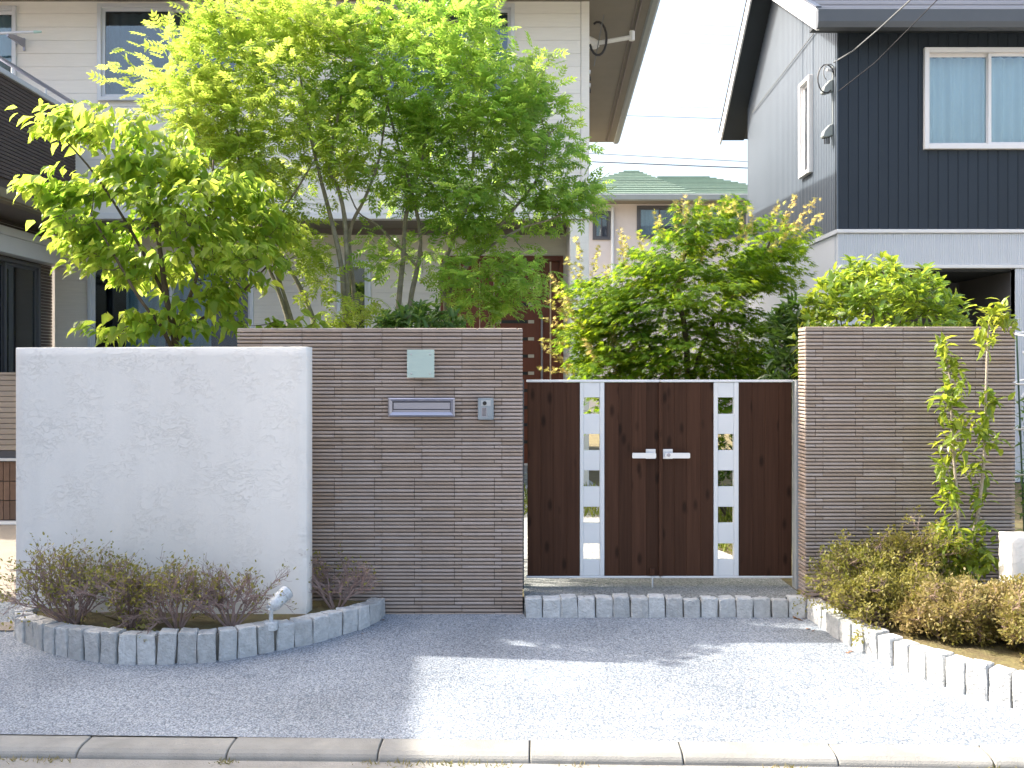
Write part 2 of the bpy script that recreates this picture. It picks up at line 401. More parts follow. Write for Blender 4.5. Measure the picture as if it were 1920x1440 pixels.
M['l_dog'] = leaf_mat('dogwood_leaf', (0.08, 0.17, 0.025), (0.16, 0.24, 0.035), (0.32, 0.54, 0.06), (0.72, 0.79, 0.13), 0.64, 0.38)
M['l_ashA'] = leaf_mat('ash_leaf_yellow', (0.10, 0.19, 0.025), (0.20, 0.27, 0.035), (0.36, 0.56, 0.07), (0.66, 0.73, 0.13), 0.63, 0.35, 0.5)
M['l_ashB'] = leaf_mat('ash_leaf_green', (0.075, 0.165, 0.03), (0.16, 0.24, 0.04), (0.27, 0.53, 0.07), (0.58, 0.72, 0.12), 0.62, 0.33, 0.5)
M['l_maple'] = leaf_mat('maple_leaf', (0.035, 0.10, 0.012), (0.11, 0.19, 0.02), (0.17, 0.38, 0.015), (0.52, 0.60, 0.03), 0.55, 0.45)
M['l_shoot'] = leaf_mat('maple_young_leaf', (0.22, 0.24, 0.06), (0.32, 0.23, 0.11), (0.58, 0.64, 0.12), (0.76, 0.56, 0.22), 0.58, 0.5)
M['l_laurel'] = leaf_mat('laurel_leaf', (0.10, 0.20, 0.025), (0.19, 0.28, 0.04), (0.38, 0.54, 0.04), (0.58, 0.64, 0.07), 0.45, 0.28, 0.6)
M['l_dark'] = leaf_mat('dark_leaf', (0.025, 0.06, 0.015), (0.05, 0.09, 0.02), (0.08, 0.18, 0.02), (0.14, 0.25, 0.03), 0.4, 0.35, 0.5)
M['l_nandina'] = leaf_mat('nandina_leaf', (0.05, 0.12, 0.03), (0.09, 0.16, 0.04), (0.15, 0.3, 0.05), (0.3, 0.4, 0.07), 0.45, 0.4)
M['l_sap'] = leaf_mat('sapling_leaf', (0.11, 0.19, 0.022), (0.18, 0.25, 0.03), (0.40, 0.52, 0.04), (0.58, 0.58, 0.07), 0.5, 0.33, 0.5)
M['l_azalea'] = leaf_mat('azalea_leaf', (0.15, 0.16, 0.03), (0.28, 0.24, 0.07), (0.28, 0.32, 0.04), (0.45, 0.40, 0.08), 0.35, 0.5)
M['l_azalea_sun'] = leaf_mat('azalea_leaf_sunny', (0.17, 0.17, 0.035), (0.31, 0.225, 0.105), (0.32, 0.31, 0.05), (0.46, 0.36, 0.14), 0.35, 0.5)  # lit copy of the azalea leaf, sunlight mixed into the colours

# ------------------------------------------------------------------ the ground
def sheet(name, pts, m, k='structure', sub=0):
    me = bpy.data.meshes.new(name); me.from_pydata([tuple(p) for p in pts], [], [tuple(range(len(pts)))])
    o = link(name, me, m); o['kind'] = k
    return o

KROT = 0.026     # the kerb runs slightly askew to the walls
def kY(X, back=0.0):
    return 3.905 + back - KROT * X

sheet('ground', [(-900, -300, -0.09), (900, -300, -0.09), (900, 1500, -0.09), (-900, 1500, -0.09)], M['earth'])
sheet('road', [(-30, -12, -0.10 + 0.05), (30, -12, -0.05), (30, kY(30, -0.1), -0.038), (-30, kY(-30, -0.1), -0.038)], M['road'])
def forecourt():
    vs_ = []; n = 40
    for i in range(n + 1):
        X = -9 + 18*i/n
        y0 = kY(X, -0.005)
        for j in range(9):
            Y = y0 + (5.75 - y0)*j/8
            vs_.append((X, Y, gz(Y)))
    fs = [(i*9+j, (i+1)*9+j, (i+1)*9+j+1, i*9+j+1) for i in range(n) for j in range(8)]
    me = bpy.data.meshes.new('forecourt_paving'); me.from_pydata(vs_, [], fs)
    o = link('forecourt_paving', me, M['gravel'], None, True); o['kind'] = 'structure'
forecourt()
def drive():
    m = MB(); m.add([(-9, 5.22, 0.092), (-2.72, 5.22, 0.092), (-2.72, 13, 0.30), (-9, 13, 0.30)], [(0, 1, 2, 3)])
    o = m.build('driveway', M['drive'], fix=False); o['kind'] = 'structure'
drive()
sheet('garden_ground', [(-2.72, 5.66, 0.17), (7, 5.66, 0.17), (7, 30, 0.24), (-2.72, 30, 0.24)], M['soil'])
sheet('garden_path', [(0.02, 6.2, 0.188), (1.75, 6.2, 0.188), (1.2, 8.2, 0.20), (0.9, 11.7, 0.22), (-0.7, 11.7, 0.22), (-0.5, 8.2, 0.20)], M['path'])

# kerb: one block every 60 cm
def kerb():
    root = bpy.data.objects.new('kerb', None); COL.objects.link(root); root['kind'] = 'structure'
    root.location = (0, 3.9, 0); root.rotation_euler = (0, 0, -KROT)
    prof = [(0.0, -0.12), (0.0, 0.001), (-0.078, -0.001), (-0.105, -0.005), (-0.126, -0.0145), (-0.137, -0.026), (-0.142, -0.048), (-0.143, -0.12)]
    m = MB()
    L = 0.591
    m.loft([[(x, y, z) for (y, z) in prof] for x in (0.001, L + .005)])
    base = m.build('kerb_block', M['kerb'], bevel=0.004)
    me = base.data
    for i in range(20):
        o = base if i == 0 else base.copy()
        if i: COL.objects.link(o)
        o.parent = root
        o.location = (-5.925 + 0.6*i + 0.0, 0, random.uniform(-0.003, 0.003))
        o.rotation_euler = (0, 0, random.uniform(-0.003, 0.003))
kerb()

# ------------------------------------------------------------------ rough granite setts
def sett_mesh(i, w, d, h):
    rng = random.Random(100 + i)
    bm = bmesh.new()
    bmesh.ops.create_cube(bm, size=1)
    for v in bm.verts:
        v.co = Vector((v.co.x*w, v.co.y*d, v.co.z*h)) + Vector((rng.uniform(-1, 1), rng.uniform(-1, 1), rng.uniform(-1, 1)))*0.0045
    bmesh.ops.bevel(bm, geom=list(bm.edges), offset=0.009, segments=2, affect='EDGES', profile=0.6)
    bmesh.ops.subdivide_edges(bm, edges=[e for e in bm.edges if e.calc_length() > 0.05], cuts=2, use_grid_fill=True)
    for v in bm.verts:
        v.co += Vector((rng.uniform(-1, 1), rng.uniform(-1, 1), rng.uniform(-1, 1)))*0.0024
    bmesh.ops.recalc_face_normals(bm, faces=bm.faces)
    me = bpy.data.meshes.new('stone'); bm.to_mesh(me); bm.free()
    me.materials.append(M['granite'])
    return me
SETTS = [sett_mesh(i, 0.091, 0.09, 0.20) for i in range(8)]

def stone_row(root, path, top, pitch=0.097, depth=0.0, sink=0.0):
    """setts standing side by side along a path of front-face points; returns the inner line"""
    path = [Vector((p[0], p[1], 0)) for p in path]
    # resample
    seg = [(path[i+1] - path[i]).length for i in range(len(path)-1)]
    tot = sum(seg); n = int(round(tot / pitch)); inner = []; front = []
    def at(t):
        for i, s in enumerate(seg):
            if t <= s or i == len(seg)-1: return path[i] + (path[i+1]-path[i])*(t/s), (path[i+1]-path[i]).normalized()
            t -= s
    rng = random.Random(len(path))
    for k in range(n):
        c, _ = at((k + .5)*tot/n)
        a, _ = at(max(0, (k + .5)*tot/n - 0.05)); b, _ = at(min(tot, (k + .5)*tot/n + 0.05))
        d = (b - a).normalized(); nrm = Vector((-d.y, d.x, 0))      # points into the bed
        o = bpy.data.objects.new('stone', SETTS[rng.randrange(8)]); COL.objects.link(o)
        adopt(o, root)
        w = tot/n/0.0985
        cc = c + nrm*(0.045 + rng.uniform(-.005, .005))
        tz = top(c) + rng.uniform(-.007, .006)
        o.location = (cc.x, cc.y, tz - 0.10)
        o.rotation_euler = (rng.uniform(-.035, .035), rng.uniform(-.04, .04), math.atan2(d.y, d.x) + rng.uniform(-.05, .05) + (math.pi if rng.random() < .5 else 0))
        o.scale = (w*rng.uniform(0.97, 1.06), 1, 1)
    for k in range(41):
        c, d = at(k*tot/40); nrm = Vector((-d.y, d.x, 0)); inner.append(c + nrm*0.06); front.append(c + nrm*0.016)
    m = MB()
    for k in range(40):
        a, b = front[k], front[k+1]; a2, b2 = inner[k], inner[k+1]
        za, zb = top(a) - .018, top(b) - .018
        m.add([(a.x, a.y, -.05), (b.x, b.y, -.05), (b.x, b.y, zb), (a.x, a.y, za), (a2.x, a2.y, -.05), (b2.x, b2.y, -.05), (b2.x, b2.y, zb), (a2.x, a2.y, za)],
              [(0, 1, 2, 3), (4, 7, 6, 5), (3, 2, 6, 7)])
    m.build('mortar', M['joint'], root)
    return inner

left_path = [P(32, 1190, 5.24)] + [G(*q) for q in [(25, 1189), (31, 1199), (50, 1208), (85, 1223), (130, 1234), (192, 1244), (240, 1247), (293, 1247), (383, 1243), (467, 1232), (533, 1218), (593, 1206), (640, 1192), (683, 1178), (712, 1164), (724, 1153)]]
left_path[0] = Vector((-2.70, 5.38, 0))
lb = thing('planter_edging', (-1.7, 4.8, 0.05), 'curved row of upright granite setts edging the bed before the white wall', 'stone edging')
inner = stone_row(lb, left_path, lambda c: 0.205)
poly = [(p.x, p.y) for p in inner] + [(-0.72, 5.56), (-2.66, 5.56)]
def soil_bed(name, poly, z):
    bm = bmesh.new()
    vs_ = [bm.verts.new((x, y, z)) for x, y in poly]
    f = bm.faces.new(vs_)
    bmesh.ops.triangulate(bm, faces=[f])
    for _ in range(3):
        bmesh.ops.subdivide_edges(bm, edges=[e for e in bm.edges if e.calc_length() > 0.12], cuts=1)
    rng = random.Random(3)
    for v in bm.verts:
        if not v.is_boundary: v.co.z += rng.uniform(-.012, .016)
    bmesh.ops.recalc_face_normals(bm, faces=bm.faces)
    me = bpy.data.meshes.new(name); bm.to_mesh(me); bm.free()
    o = link(name, me, M['soil'], None, True); o['kind'] = 'structure'
    return o
soil_bed('planting_bed', poly, 0.175)

rb_pts = [(1508, 1156), (1540, 1178), (1577, 1203), (1613, 1221), (1677, 1252), (1735, 1275), (1800, 1299), (1870, 1321), (1915, 1333)]
right_path = [G(*q) for q in rb_pts] + [Vector((2.36, 4.05, 0)), Vector((2.47, 3.93, 0))]
rb = thing('planter_edging', (2, 4.9, 0.05), 'straight oblique row of granite setts beside the sunlit bed on the right', 'stone edging')
inner = stone_row(rb, right_path, lambda c: 0.178 + 0.022*max(0, min(1, (c.y - 4.2)/1.2)))
soil_bed('planting_bed', [(p.x, p.y) for p in inner] + [(3.9, 3.92), (3.9, 5.53), (1.70, 5.53)], 0.165)

# the step before the gate
step = thing('entrance_step', (0.9, 5.6, 0.1), 'low step of granite setts with an aggregate top before the gate', 'step')
stone_row(step, [(0.075, 5.455), (1.675, 5.455)], lambda c: 0.212, pitch=0.099)
MB().box(0.07, 1.68, 5.50, 6.22, 0.05, 0.206).build('landing', M['washed'], step)

# ------------------------------------------------------------------ white stucco wall
def stucco_wall(name, x0, x1, y0, y1, z0, z1, label, amp=0.0007, turn=0.0):
    bm = bmesh.new(); bmesh.ops.create_cube(bm, size=1)
    for v in bm.verts:
        v.co = Vector(((x0+x1)/2 + v.co.x*(x1-x0), (y0+y1)/2 + v.co.y*(y1-y0), (z0+z1)/2 + v.co.z*(z1-z0)))
    bmesh.ops.bevel(bm, geom=list(bm.edges), offset=0.003, segments=1, affect='EDGES')
    for _ in range(5):
        es = [e for e in bm.edges if e.calc_length() > 0.06]
        if not es: break
        bmesh.ops.subdivide_edges(bm, edges=es, cuts=1, use_grid_fill=True)
    from mathutils import noise
    for v in bm.verts:
        n = Vector((noise.noise(v.co*7), noise.noise(v.co*7 + Vector((9, 3, 1))), noise.noise(v.co*7 + Vector((2, 8, 5)))))
        v.co += n*amp
        if turn:
            p = Matrix.Rotation(turn, 3, 'Z') @ (v.co - Vector((x1, y0, 0))); v.co = p + Vector((x1, y0, 0))
    bmesh.ops.recalc_face_normals(bm, faces=bm.faces)
    me = bpy.data.meshes.new(name); bm.to_mesh(me); bm.free()
    return tag(link(name, me, M['stucco'], None, True), label, 'wall')
stucco_wall('stucco_wall', -2.778, -1.113, 5.20, 5.305, 0.05, 1.634, 'white trowelled stucco garden wall behind the curved planter', turn=-0.095)
stucco_wall('low_wall', 2.60, 3.9, 5.0, 5.13, 0.05, 0.645, 'low white wall end at the right edge beside the sapling', 0.002)

# ------------------------------------------------------------------ ribbed tile walls
PITCH = 0.0209
def tile_mesh(L):
    prof = [(0.004, 0.0), (-0.008, 0.0008), (-0.0118, 0.0035), (-0.0125, 0.008), (-0.0118, 0.0128), (-0.008, 0.0158), (0.004, 0.0166)]
    m = MB(); m.loft([[(x, y, z) for y, z in prof] for x in (0, L)])
    me = bpy.data.meshes.new('tile'); me.from_pydata(m.v, [], m.f); me.materials.append(M['tile'])
    bm = bmesh.new(); bm.from_mesh(me); bmesh.ops.recalc_face_normals(bm, faces=bm.faces); bm.to_mesh(me); bm.free()
    return me
FULL = tile_mesh(0.2265)
def tile_wall(name, x0, x1, yf, yb, z0, z1, label, first, ends, x_phase):
    root = thing(name, ((x0+x1)/2, (yf+yb)/2, z0), label, 'wall')
    yc = yf + 0.012
    MB().box(x0 + .012, x1 - .012, yc, yb, z0 - .1, z1 - .004).build('core', M['mortar'], root)
    rng = random.Random(5)
    n = int((z1 - z0)/PITCH); rest = MB(); cells = []
    prof = [(0.004, 0.0), (-0.008, 0.0008), (-0.0118, 0.0035), (-0.0125, 0.008), (-0.0118, 0.0128), (-0.008, 0.0158), (0.004, 0.0166)]
    for r in range(n):
        z = z1 - (r + 1)*PITCH + 0.003
        ph = x_phase + (0.0 if rng.random() < .5 else 0.0435)
        x = x0 - 0.23 + (ph % 0.23)
        while x < x1 - .004:
            a, b = max(x, x0), min(x + 0.2265, x1)
            if b - a > 0.01: cells.append((a, b, z, r))
            x += 0.23
        for (xe, s) in ends:      # the tiles that turn the end of the wall
            rest.loft([[(xe - s*(.012) - s*p[0]*1.0, y, z + p[1]) for p in prof] for y in (yf + .006, yb)])
    big = [c for c in cells if c[1] - c[0] > 0.225]
    big.sort(key=first)
    chosen = set(big[:300])
    for (a, b, z, r) in cells:
        dy = rng.uniform(-.0012, .0012)
        if (a, b, z, r) in chosen:
            o = bpy.data.objects.new('tile', FULL); COL.objects.link(o); adopt(o, root)
            o.location = (a, yc + dy, z); o.rotation_euler = (0, rng.uniform(-.0015, .0015), 0)
        else:
            rest.loft([[(x, yc + dy + y, z + zz) for y, zz in prof] for x in (a, b)])
    kind(rest.build('tiles', M['tile'], root), 'stuff')
    # top course
    m = MB()
    x = x0
    while x < x1 - .01:
        e = min(x + .23, x1); m.box(x + .0015, e - .0015, yf - .001, yb + .002, z1 - .0055, z1 + .006); x = e
    m.build('coping', M['tile'], root, bevel=0.003)
    return root
tile_wall('tiled_wall', -1.58, 0.061, 5.52, 5.67, 0.08, 1.744, 'brown ribbed tile wall carrying the letter slot and intercom', lambda c: (c[0] < -1.0, c[3]), [(0.061, 1)], 0.10)
tile_wall('tiled_wall', 1.687, 2.892, 5.52, 5.66, 0.08, 1.752, 'brown ribbed tile wall right of the gate behind the sapling', lambda c: (c[3], c[0]), [(1.687, -1), (2.892, 1)], 0.06)

# ------------------------------------------------------------------ things on the left tile wall
YW = 5.5065
def fb(m, px0, px1, py0, py1, Y, d0, d1):
    """box in front of plane Y: pixel rectangle on the plane, depth d0..d1 towards the viewer"""
    a = P(px0, py1, Y); b = P(px1, py0, Y)
    return m.box(a.x, b.x, Y - d1, Y - d0, a.z, b.z)
t = thing('glass_nameplate', P(790, 708, YW), 'blank square frosted green glass plate on four studs', 'nameplate')
fb(MB(), 764, 815, 656, 708, YW, 0.016, 0.024).build('glass_panel', M['plate'], t, bevel=0.001)
for px in (772, 807):
    for py in (664.5, 700.5):
        c = P(px, py, YW)
        m = MB(); m.disc((c.x, YW, c.z), (0, -1, 0), 0.0055, 0.0285, 14); m.build('stud', M['post'], t, bevel=0.001)
t = thing('mail_slot', P(790, 780, YW), 'long brushed steel letter slot set in the tile wall', 'letter slot')
m = MB()
o4 = [P(728, 746, YW), P(853, 746, YW), P(853, 781, YW), P(728, 781, YW)]
i4 = [P(736, 752.5, YW), P(845, 752.5, YW), P(845, 772.5, YW), P(736, 772.5, YW)]
def ring(pts, d): return [(p.x, YW - d, p.z) for p in pts]
m.loft([ring(o4, -0.002), ring(o4, 0.012), ring([p + (q-p)*0.35 for p, q in zip(o4, i4)], 0.018), ring(i4, 0.010), ring(i4, -0.002)], True, False)
m.build('frame', M['steel'], t)
fb(MB(), 735.5, 845.5, 752, 773, YW, -0.004, 0.001).build('backing', M['steel_dark'], t)
fb(MB(), 738, 844, 754.5, 767, YW, 0.002, 0.0065).build('flap', M['steel'], t, bevel=0.001)
fb(MB(), 737, 844.5, 768.5, 772.3, YW, 0.0015, 0.0085).build('lip', M['steel'], t, bevel=0.001)
t = thing('intercom', P(910, 787, YW), 'small grey door intercom with camera eye beside the letter slot', 'intercom')
m = MB(); a = P(896, 787, YW); b = P(926, 746, YW)
bxs = [(a.x, a.z), (b.x, a.z), (b.x, b.z), (a.x, b.z)]
def ins(q, k): 
    cx = (a.x+b.x)/2; cz = (a.z+b.z)/2
    return [(cx + (x-cx)*k, cz + (z-cz)*k) for x, z in q]
m.loft([[(x, YW + .002, z) for x, z in bxs], [(x, YW - .020, z) for x, z in bxs], [(x, YW - .028, z) for x, z in ins(bxs, .93)]])
m.build('body', M['intercom'], t, bevel=0.003, seg=2)
fb(MB(), 902, 920, 750.5, 761, YW - .028, 0.0, 0.0015).build('camera_window', M['post'], t)
c = P(909, 755.8, YW); MB().disc((c.x, YW - .0295, c.z), (0, -1, 0), 0.0115, 0.004, 20).build('lens', M['black'], t)
fb(MB(), 903, 912.5, 764, 781, YW - .028, 0.0, 0.0012).build('speaker_panel', M['steel'], t)
for k in range(7):
    fb(MB(), 904, 911.5, 765.3 + k*2.2, 766.2 + k*2.2, YW - .0292, 0.0, 0.0008).build('grille_slot', M['black'], t)
c = P(917.5, 777.5, YW); MB().disc((c.x, YW - .028, c.z), (0, -1, 0), 0.009, 0.003, 20).build('call_button', M['intercom'], t, bevel=0.001)

# ------------------------------------------------------------------ the gate
YG = 5.78
def gbox(m, px0, px1, py0, py1, y0, y1):
    a = P(px0, py1, YG); b = P(px1, py0, YG)
    return m.box(a.x, b.x, y0, y1, a.z, b.z)
HOLES = [(745, 776), (813.5, 844), (881.5, 912), (949.5, 980), (1018, 1048)]
def gate_leaf(label, x0, x1, sx0, sx1, hx0, hx1, flip):
    t = thing('gate_leaf', P((x0+x1)/2, 1082, YG), label, 'gate')
    gbox(MB(), x0, x1, 712, 716.5, YG - .024, YG + .024).build('top_rail', M['alu'], t, bevel=.002)
    gbox(MB(), x0, x1, 1079, 1082.5, YG - .024, YG + .024).build('bottom_rail', M['alu'], t, bevel=.002)
    for (a, b) in ((x0 + (0 if flip else 2), sx0 - .5), (sx1 + .5, x1 - (2 if flip else 0))):
        n = 4; w = (b - a)/n
        for k in range(n):
            jit = [0, .3, -.25, .2][k]*2
            l = a + k*w + (jit if k else 0); r = a + (k+1)*w + ([0, .3, -.25, .2][(k+1) % 4]*2 if k < n-1 else 0)
            gbox(MB(), l + .03, r - .03, 717, 1078.6, YG - .016, YG + .012).build('board', M['boards'], t, bevel=.0015)
    # metal stile strip with five square openings
    for (a, b) in ((sx0, hx0 - .3), (hx1 + .3, sx1)):
        gbox(MB(), a, b, 717, 1078.6, YG - .022, YG + .020).build('stile', M['alu'], t, bevel=.002)
    edges = [717] + [e for h in HOLES for e in h] + [1078.6]
    for k in range(0, len(edges), 2):
        gbox(MB(), hx0 - .2, hx1 + .2, edges[k], edges[k+1], YG - .017, YG + .015).build('infill_panel', M['alu'], t, bevel=.0015)
    return t
gl = gate_leaf('left leaf of the dark wood-effect gate, with the drop bolt', 987, 1236, 1087, 1132.5, 1094, 1124, False)
gr = gate_leaf('right leaf of the dark wood-effect gate, with the keyhole', 1238, 1485, 1337, 1383.5, 1345, 1374.5, True)
def handle(t, px0, px1, lx0, lx1, key):
    gbox(MB(), px0, px1, 841.5, 859.5, YG - .028, YG - .0165).build('handle_plate', M['handle'], t, bevel=.001)
    m = MB(); gbox(m, lx0, lx1, 847.5, 857.5, YG - .072, YG - .058)
    h = m.build('lever', M['handle'], t, bevel=.003, seg=2)
    c = P((px0+px1)/2, 852, YG)
    MB().tube([(c.x, YG - .0285, c.z), (c.x, YG - .0575, c.z)], .009, 12).build('spindle', M['handle'], t)
    if key:
        c = P(1250, 851, YG); MB().disc((c.x, YG - .0725, c.z), (0, -1, 0), .011, .004, 20).build('key_cylinder', M['steel'], t, bevel=.001)
handle(gl, 1210, 1228, 1183, 1227, False)
handle(gr, 1242, 1260, 1244, 1290, True)
c0 = P(1222, 1078, YG)
MB().tube([(c0.x, YG - .03, c0.z), (c0.x, YG - .03, 0.208)], .0045, 8).build('drop_bolt', M['handle'], gl)
gbox(MB(), 1218, 1226, 1064, 1077, YG - .030, YG - .0165).build('bolt_guide', M['boards'], gl)
m = MB(); gbox(m, 1234.3, 1241, 717, 1078, YG - .030, YG - .0175); m.build('meeting_strip', M['boards'], gr)
tag(MB().box(P(1487.5, 0, YG).x, P(1487.5, 0, YG).x + .045, YG - .055, YG + .03, .2, P(0, 712, YG).z).build('gate_post', M['post'], bevel=.002), 'slim grey gate post against the wall right of the gate', 'post')
tag(MB().box(0.045, 0.072, YG - .04, YG + .03, .2, P(0, 712, YG).z).build('gate_post', M['frame_dark'], bevel=.002), 'thin dark gate post behind the left tile wall', 'post')

# ------------------------------------------------------------------ garden spotlight
t = thing('garden_spotlight', (-1.135, 4.90, 0.175), 'small weathered silver garden spotlight tilted up beside the setts', 'spotlight')
b0 = P(508, 1165, 4.93)
m = MB(); c = Vector((b0.x, 4.93, 0.172)); m.tube([c, c + Vector((0, 0, .045))], [.036, .036], 24); m.build('base', M['lampmetal'], t, bevel=.004)
m = MB(); m.tube([c + Vector((0, 0, .045)), c + Vector((0.002, 0, .12))], [.011, .010], 12); m.build('stem', M['lampmetal'], t)
h0 = P(506, 1141, 4.93); h1 = P(541, 1106, 5.02)
ax = (h1 - h0).normalized()
m = MB(); rs = [(.0, .018), (.012, .028), (.03, .035), (.085, .038), (.088, .0345), (.093, .0345), (.096, .039), (.128, .041), (.131, .036)]
m.tube([h0 + ax*a for a, r in rs], [r for a, r in rs], 24); m.build('lamp_head', M['lampmetal'], t, smooth=False)
m = MB(); m.tube([h0 + ax*.1312, h0 + ax*.1335], .034, 24); m.build('lens', M['glass_dark'], t)
m = MB(); hc = h0 + ax*.02; m.tube([hc + Vector((-.03, 0, -.003)), hc + Vector((.012, 0, -.003))], .009, 12); m.build('tilt_knob', M['lampmetal'], t)
for s in (-1, 1):
    m = MB(); m.tube([c + Vector((0, s*.017, .11)), h0 + Vector((0.004, s*.028, 0.004))], [.007, .007], 8); m.build('bracket', M['lampmetal'], t)

# ------------------------------------------------------------------ building parts
def front(Y):  return lambda u, v, w: (u, Y - w, v)          # wall that faces the street
def faceL(X):  return lambda u, v, w: (X - w, u, v)          # wall that faces left, u runs away from the street
def faceR(X):  return lambda u, v, w: (X + w, u, v)

def cells(a0, a1, b0, b1, holes):
    """rectangles (a0,a1,b0,b1) of a strip that remain after cutting the holes"""
    bs = sorted({b0, b1, *[h for H in holes for h in (H[2], H[3]) if b0 < h < b1]})
    out = []
    for i in range(len(bs) - 1):
        lo, hi = bs[i], bs[i+1]; mid = (lo + hi)/2
        cut = sorted([(H[0], H[1]) for H in holes if H[2] < mid < H[3]]); x = a0
        for c0, c1 in cut:
            if c0 > x: out.append((x, min(c0, a1), lo, hi))
            x = max(x, c1)
        if x < a1: out.append((x, a1, lo, hi))
    return out

def siding(root, fn, u0, u1, v0, v1, pitch, m, holes=(), vertical=False, core=True, gap=.005, name='siding_board', w1=0.0):
    H = [h for h in holes]
    if core:
        mb = MB(fn)
        for (a, b, lo, hi) in cells(u0, u1, v0, v1, H): mb.box(a, b, lo, hi, -.10, w1 - .012)
        mb.build('wall', M['siding_core'] if not vertical else M['black'], root)
    if vertical: H = [(h[2], h[3], h[0], h[1]) for h in H]
    a0, a1, b0, b1 = (v0, v1, u0, u1) if vertical else (u0, u1, v0, v1)
    b = b0
    while b < b1 - .01:
        e = min(b + pitch, b1)
        for (l, r, lo, hi) in cells(a0, a1, b + gap/2, e - gap/2, H):
            mb = MB(fn)
            if vertical: mb.box(lo, hi, l, r, w1 - .018, w1)
            else: mb.box(l, r, lo, hi, w1 - .018, w1)
            mb.build(name, m, root)
        b = e

def window(root, fn, u0, u1, v0, v1, fm, curtain=None, sashes=2, glass='glass', fw=.045, proud=.035, room=.5, cgap=None, front_sash=0):
    mb = MB(fn)
    mb.box(u0, u0 + fw, v0, v1, -.09, proud); mb.box(u1 - fw, u1, v0, v1, -.09, proud)
    mb.box(u0 + fw, u1 - fw, v1 - fw, v1, -.09, proud); mb.box(u0 + fw, u1 - fw, v0, v0 + fw, -.09, proud + .01)
    w = mb.build('window', fm, root, bevel=.003)
    a, b, lo, hi = u0 + fw, u1 - fw, v0 + fw, v1 - fw
    n = sashes; L = (b - a)/n
    for k in range(n):
        s0, s1 = a + k*L - (.015 if k else 0), a + (k+1)*L + (.015 if k < n-1 else 0)
        d = (0.004 if k % 2 == front_sash else -.032)
        s = .036; mb = MB(fn)
        mb.box(s0, s0 + s, lo, hi, d - .026, d); mb.box(s1 - s, s1, lo, hi, d - .026, d)
        mb.box(s0 + s, s1 - s, hi - s, hi, d - .026, d); mb.box(s0 + s, s1 - s, lo, lo + s, d - .026, d)
        mb.build('sash', fm, w, bevel=.002)
        mb = MB(fn); mb.box(s0 + s - .004, s1 - s + .004, lo + s - .004, hi - s + .004, d - .015, d - .010)
        mb.build('pane', M[glass], w)
    mb = MB(fn)
    for q in ((a - .02, b + .02, lo - .02, hi + .02, -room - .02, -room), (a - .04, a - .02, lo - .02, hi + .02, -room, -.09), (b + .02, b + .04, lo - .02, hi + .02, -room, -.09),
              (a - .04, b + .04, hi + .02, hi + .04, -room, -.09), (a - .04, b + .04, lo - .04, lo - .02, -room, -.09)): mb.box(*q)
    mb.build('room', M['room'], w)
    if curtain:
        spans = cgap or [(a, b)]
        for (c0, c1) in spans:
            mb = MB(fn); N = max(8, int((c1 - c0)/.018)); ring_ = []
            ph = c0*7
            for (z, amp) in ((lo, .030), ((lo+hi)/2, .026), (hi, .018)):
                ring_.append([(c0 + (c1-c0)*i/N, z, -.17 + amp*math.sin(i*.95 + ph) + amp*.6*math.sin(i*.41 + 2*ph)) for i in range(N+1)])
            mb.loft(ring_, False, False)
            mb.build('curtain', M[curtain], w, smooth=True, fix=False)
    return w

def prism(root, name, poly, fn, w0, w1, m, bevel=0):
    mb = MB(fn); n = len(poly)
    mb.add([(u, v, w0) for u, v in poly] + [(u, v, w1) for u, v in poly],
           [tuple(range(n)), tuple(range(2*n-1, n-1, -1))] + [(i, (i+1) % n, (i+1) % n + n, i + n) for i in range(n)])
    return mb.build(name, m, root, bevel=bevel)

def ribbed(root, name, fn, u0, u1, v0f, v1f, pitch, m, holes=(), depth=.008):
    """vertical ribs; v0f / v1f give the bottom and top at u"""
    mb = MB(fn); u = u0
    H = [(h[2], h[3], h[0], h[1]) for h in holes]
    while u < u1 - 1e-4:
        e = min(u + pitch, u1); k = (e - u)
        for (l, r, lo, hi) in cells(v0f((u+e)/2), v1f((u+e)/2), u, e, H):
            mb.add([(lo, l, -.10), (hi, l, -.10), (hi, l, 0), (lo + (hi-lo)*.72, l, 0), (lo + (hi-lo)*.6, l, depth), (lo + (hi-lo)*.12, l, depth), (lo, l, 0)] +
                   [(p, (v1f(p) if abs(r - v1f((u+e)/2)) < 1e-6 else r), q) for p, q in ((lo, -.10), (hi, -.10), (hi, 0), (lo + (hi-lo)*.72, 0), (lo + (hi-lo)*.6, depth), (lo + (hi-lo)*.12, depth), (lo, 0))],
                   [(2, 3, 10, 9), (3, 4, 11, 10), (4, 5, 12, 11), (5, 6, 13, 12), (0, 7, 8, 1), (0, 1, 2, 3, 4, 5, 6), (7, 13, 12, 11, 10, 9, 8)])
        u = e
    o = mb.build(name, m, root)
    return o

# ------------------------------------------------------------------ the white house
YU, YL = 11.0, 11.8
def ux(px, Y=YU): return (px - 960)/F*Y
def vz(py, Y=YU): return CZ - (py - 700)/F*Y
wh = thing('white_house', (-3, 13, 0.2), 'two-storey ivory house with balcony wing behind the trees', 'house')
XR = 0.886
wins_up = [(ux(-190), ux(32), 3.45, vz(12)), (ux(184), ux(456), vz(190), vz(8)), (ux(692), ux(965), vz(190), vz(8))]
fnU = front(YU)
siding(wh, fnU, -8.6, XR - .10, 3.33, 5.77, .152, M['siding'], wins_up, gap=.003)
MB(fnU).box(XR - .095, XR, 3.33, 5.77, -.1, .004).build('corner_board', M['siding'], wh, bevel=.004)
window(wh, fnU, *wins_up[0], M['frame'], 'curtain', 2, cgap=[(ux(-180), ux(22))])
window(wh, fnU, *wins_up[1], M['frame'], 'curtain_dark', 2, front_sash=0)
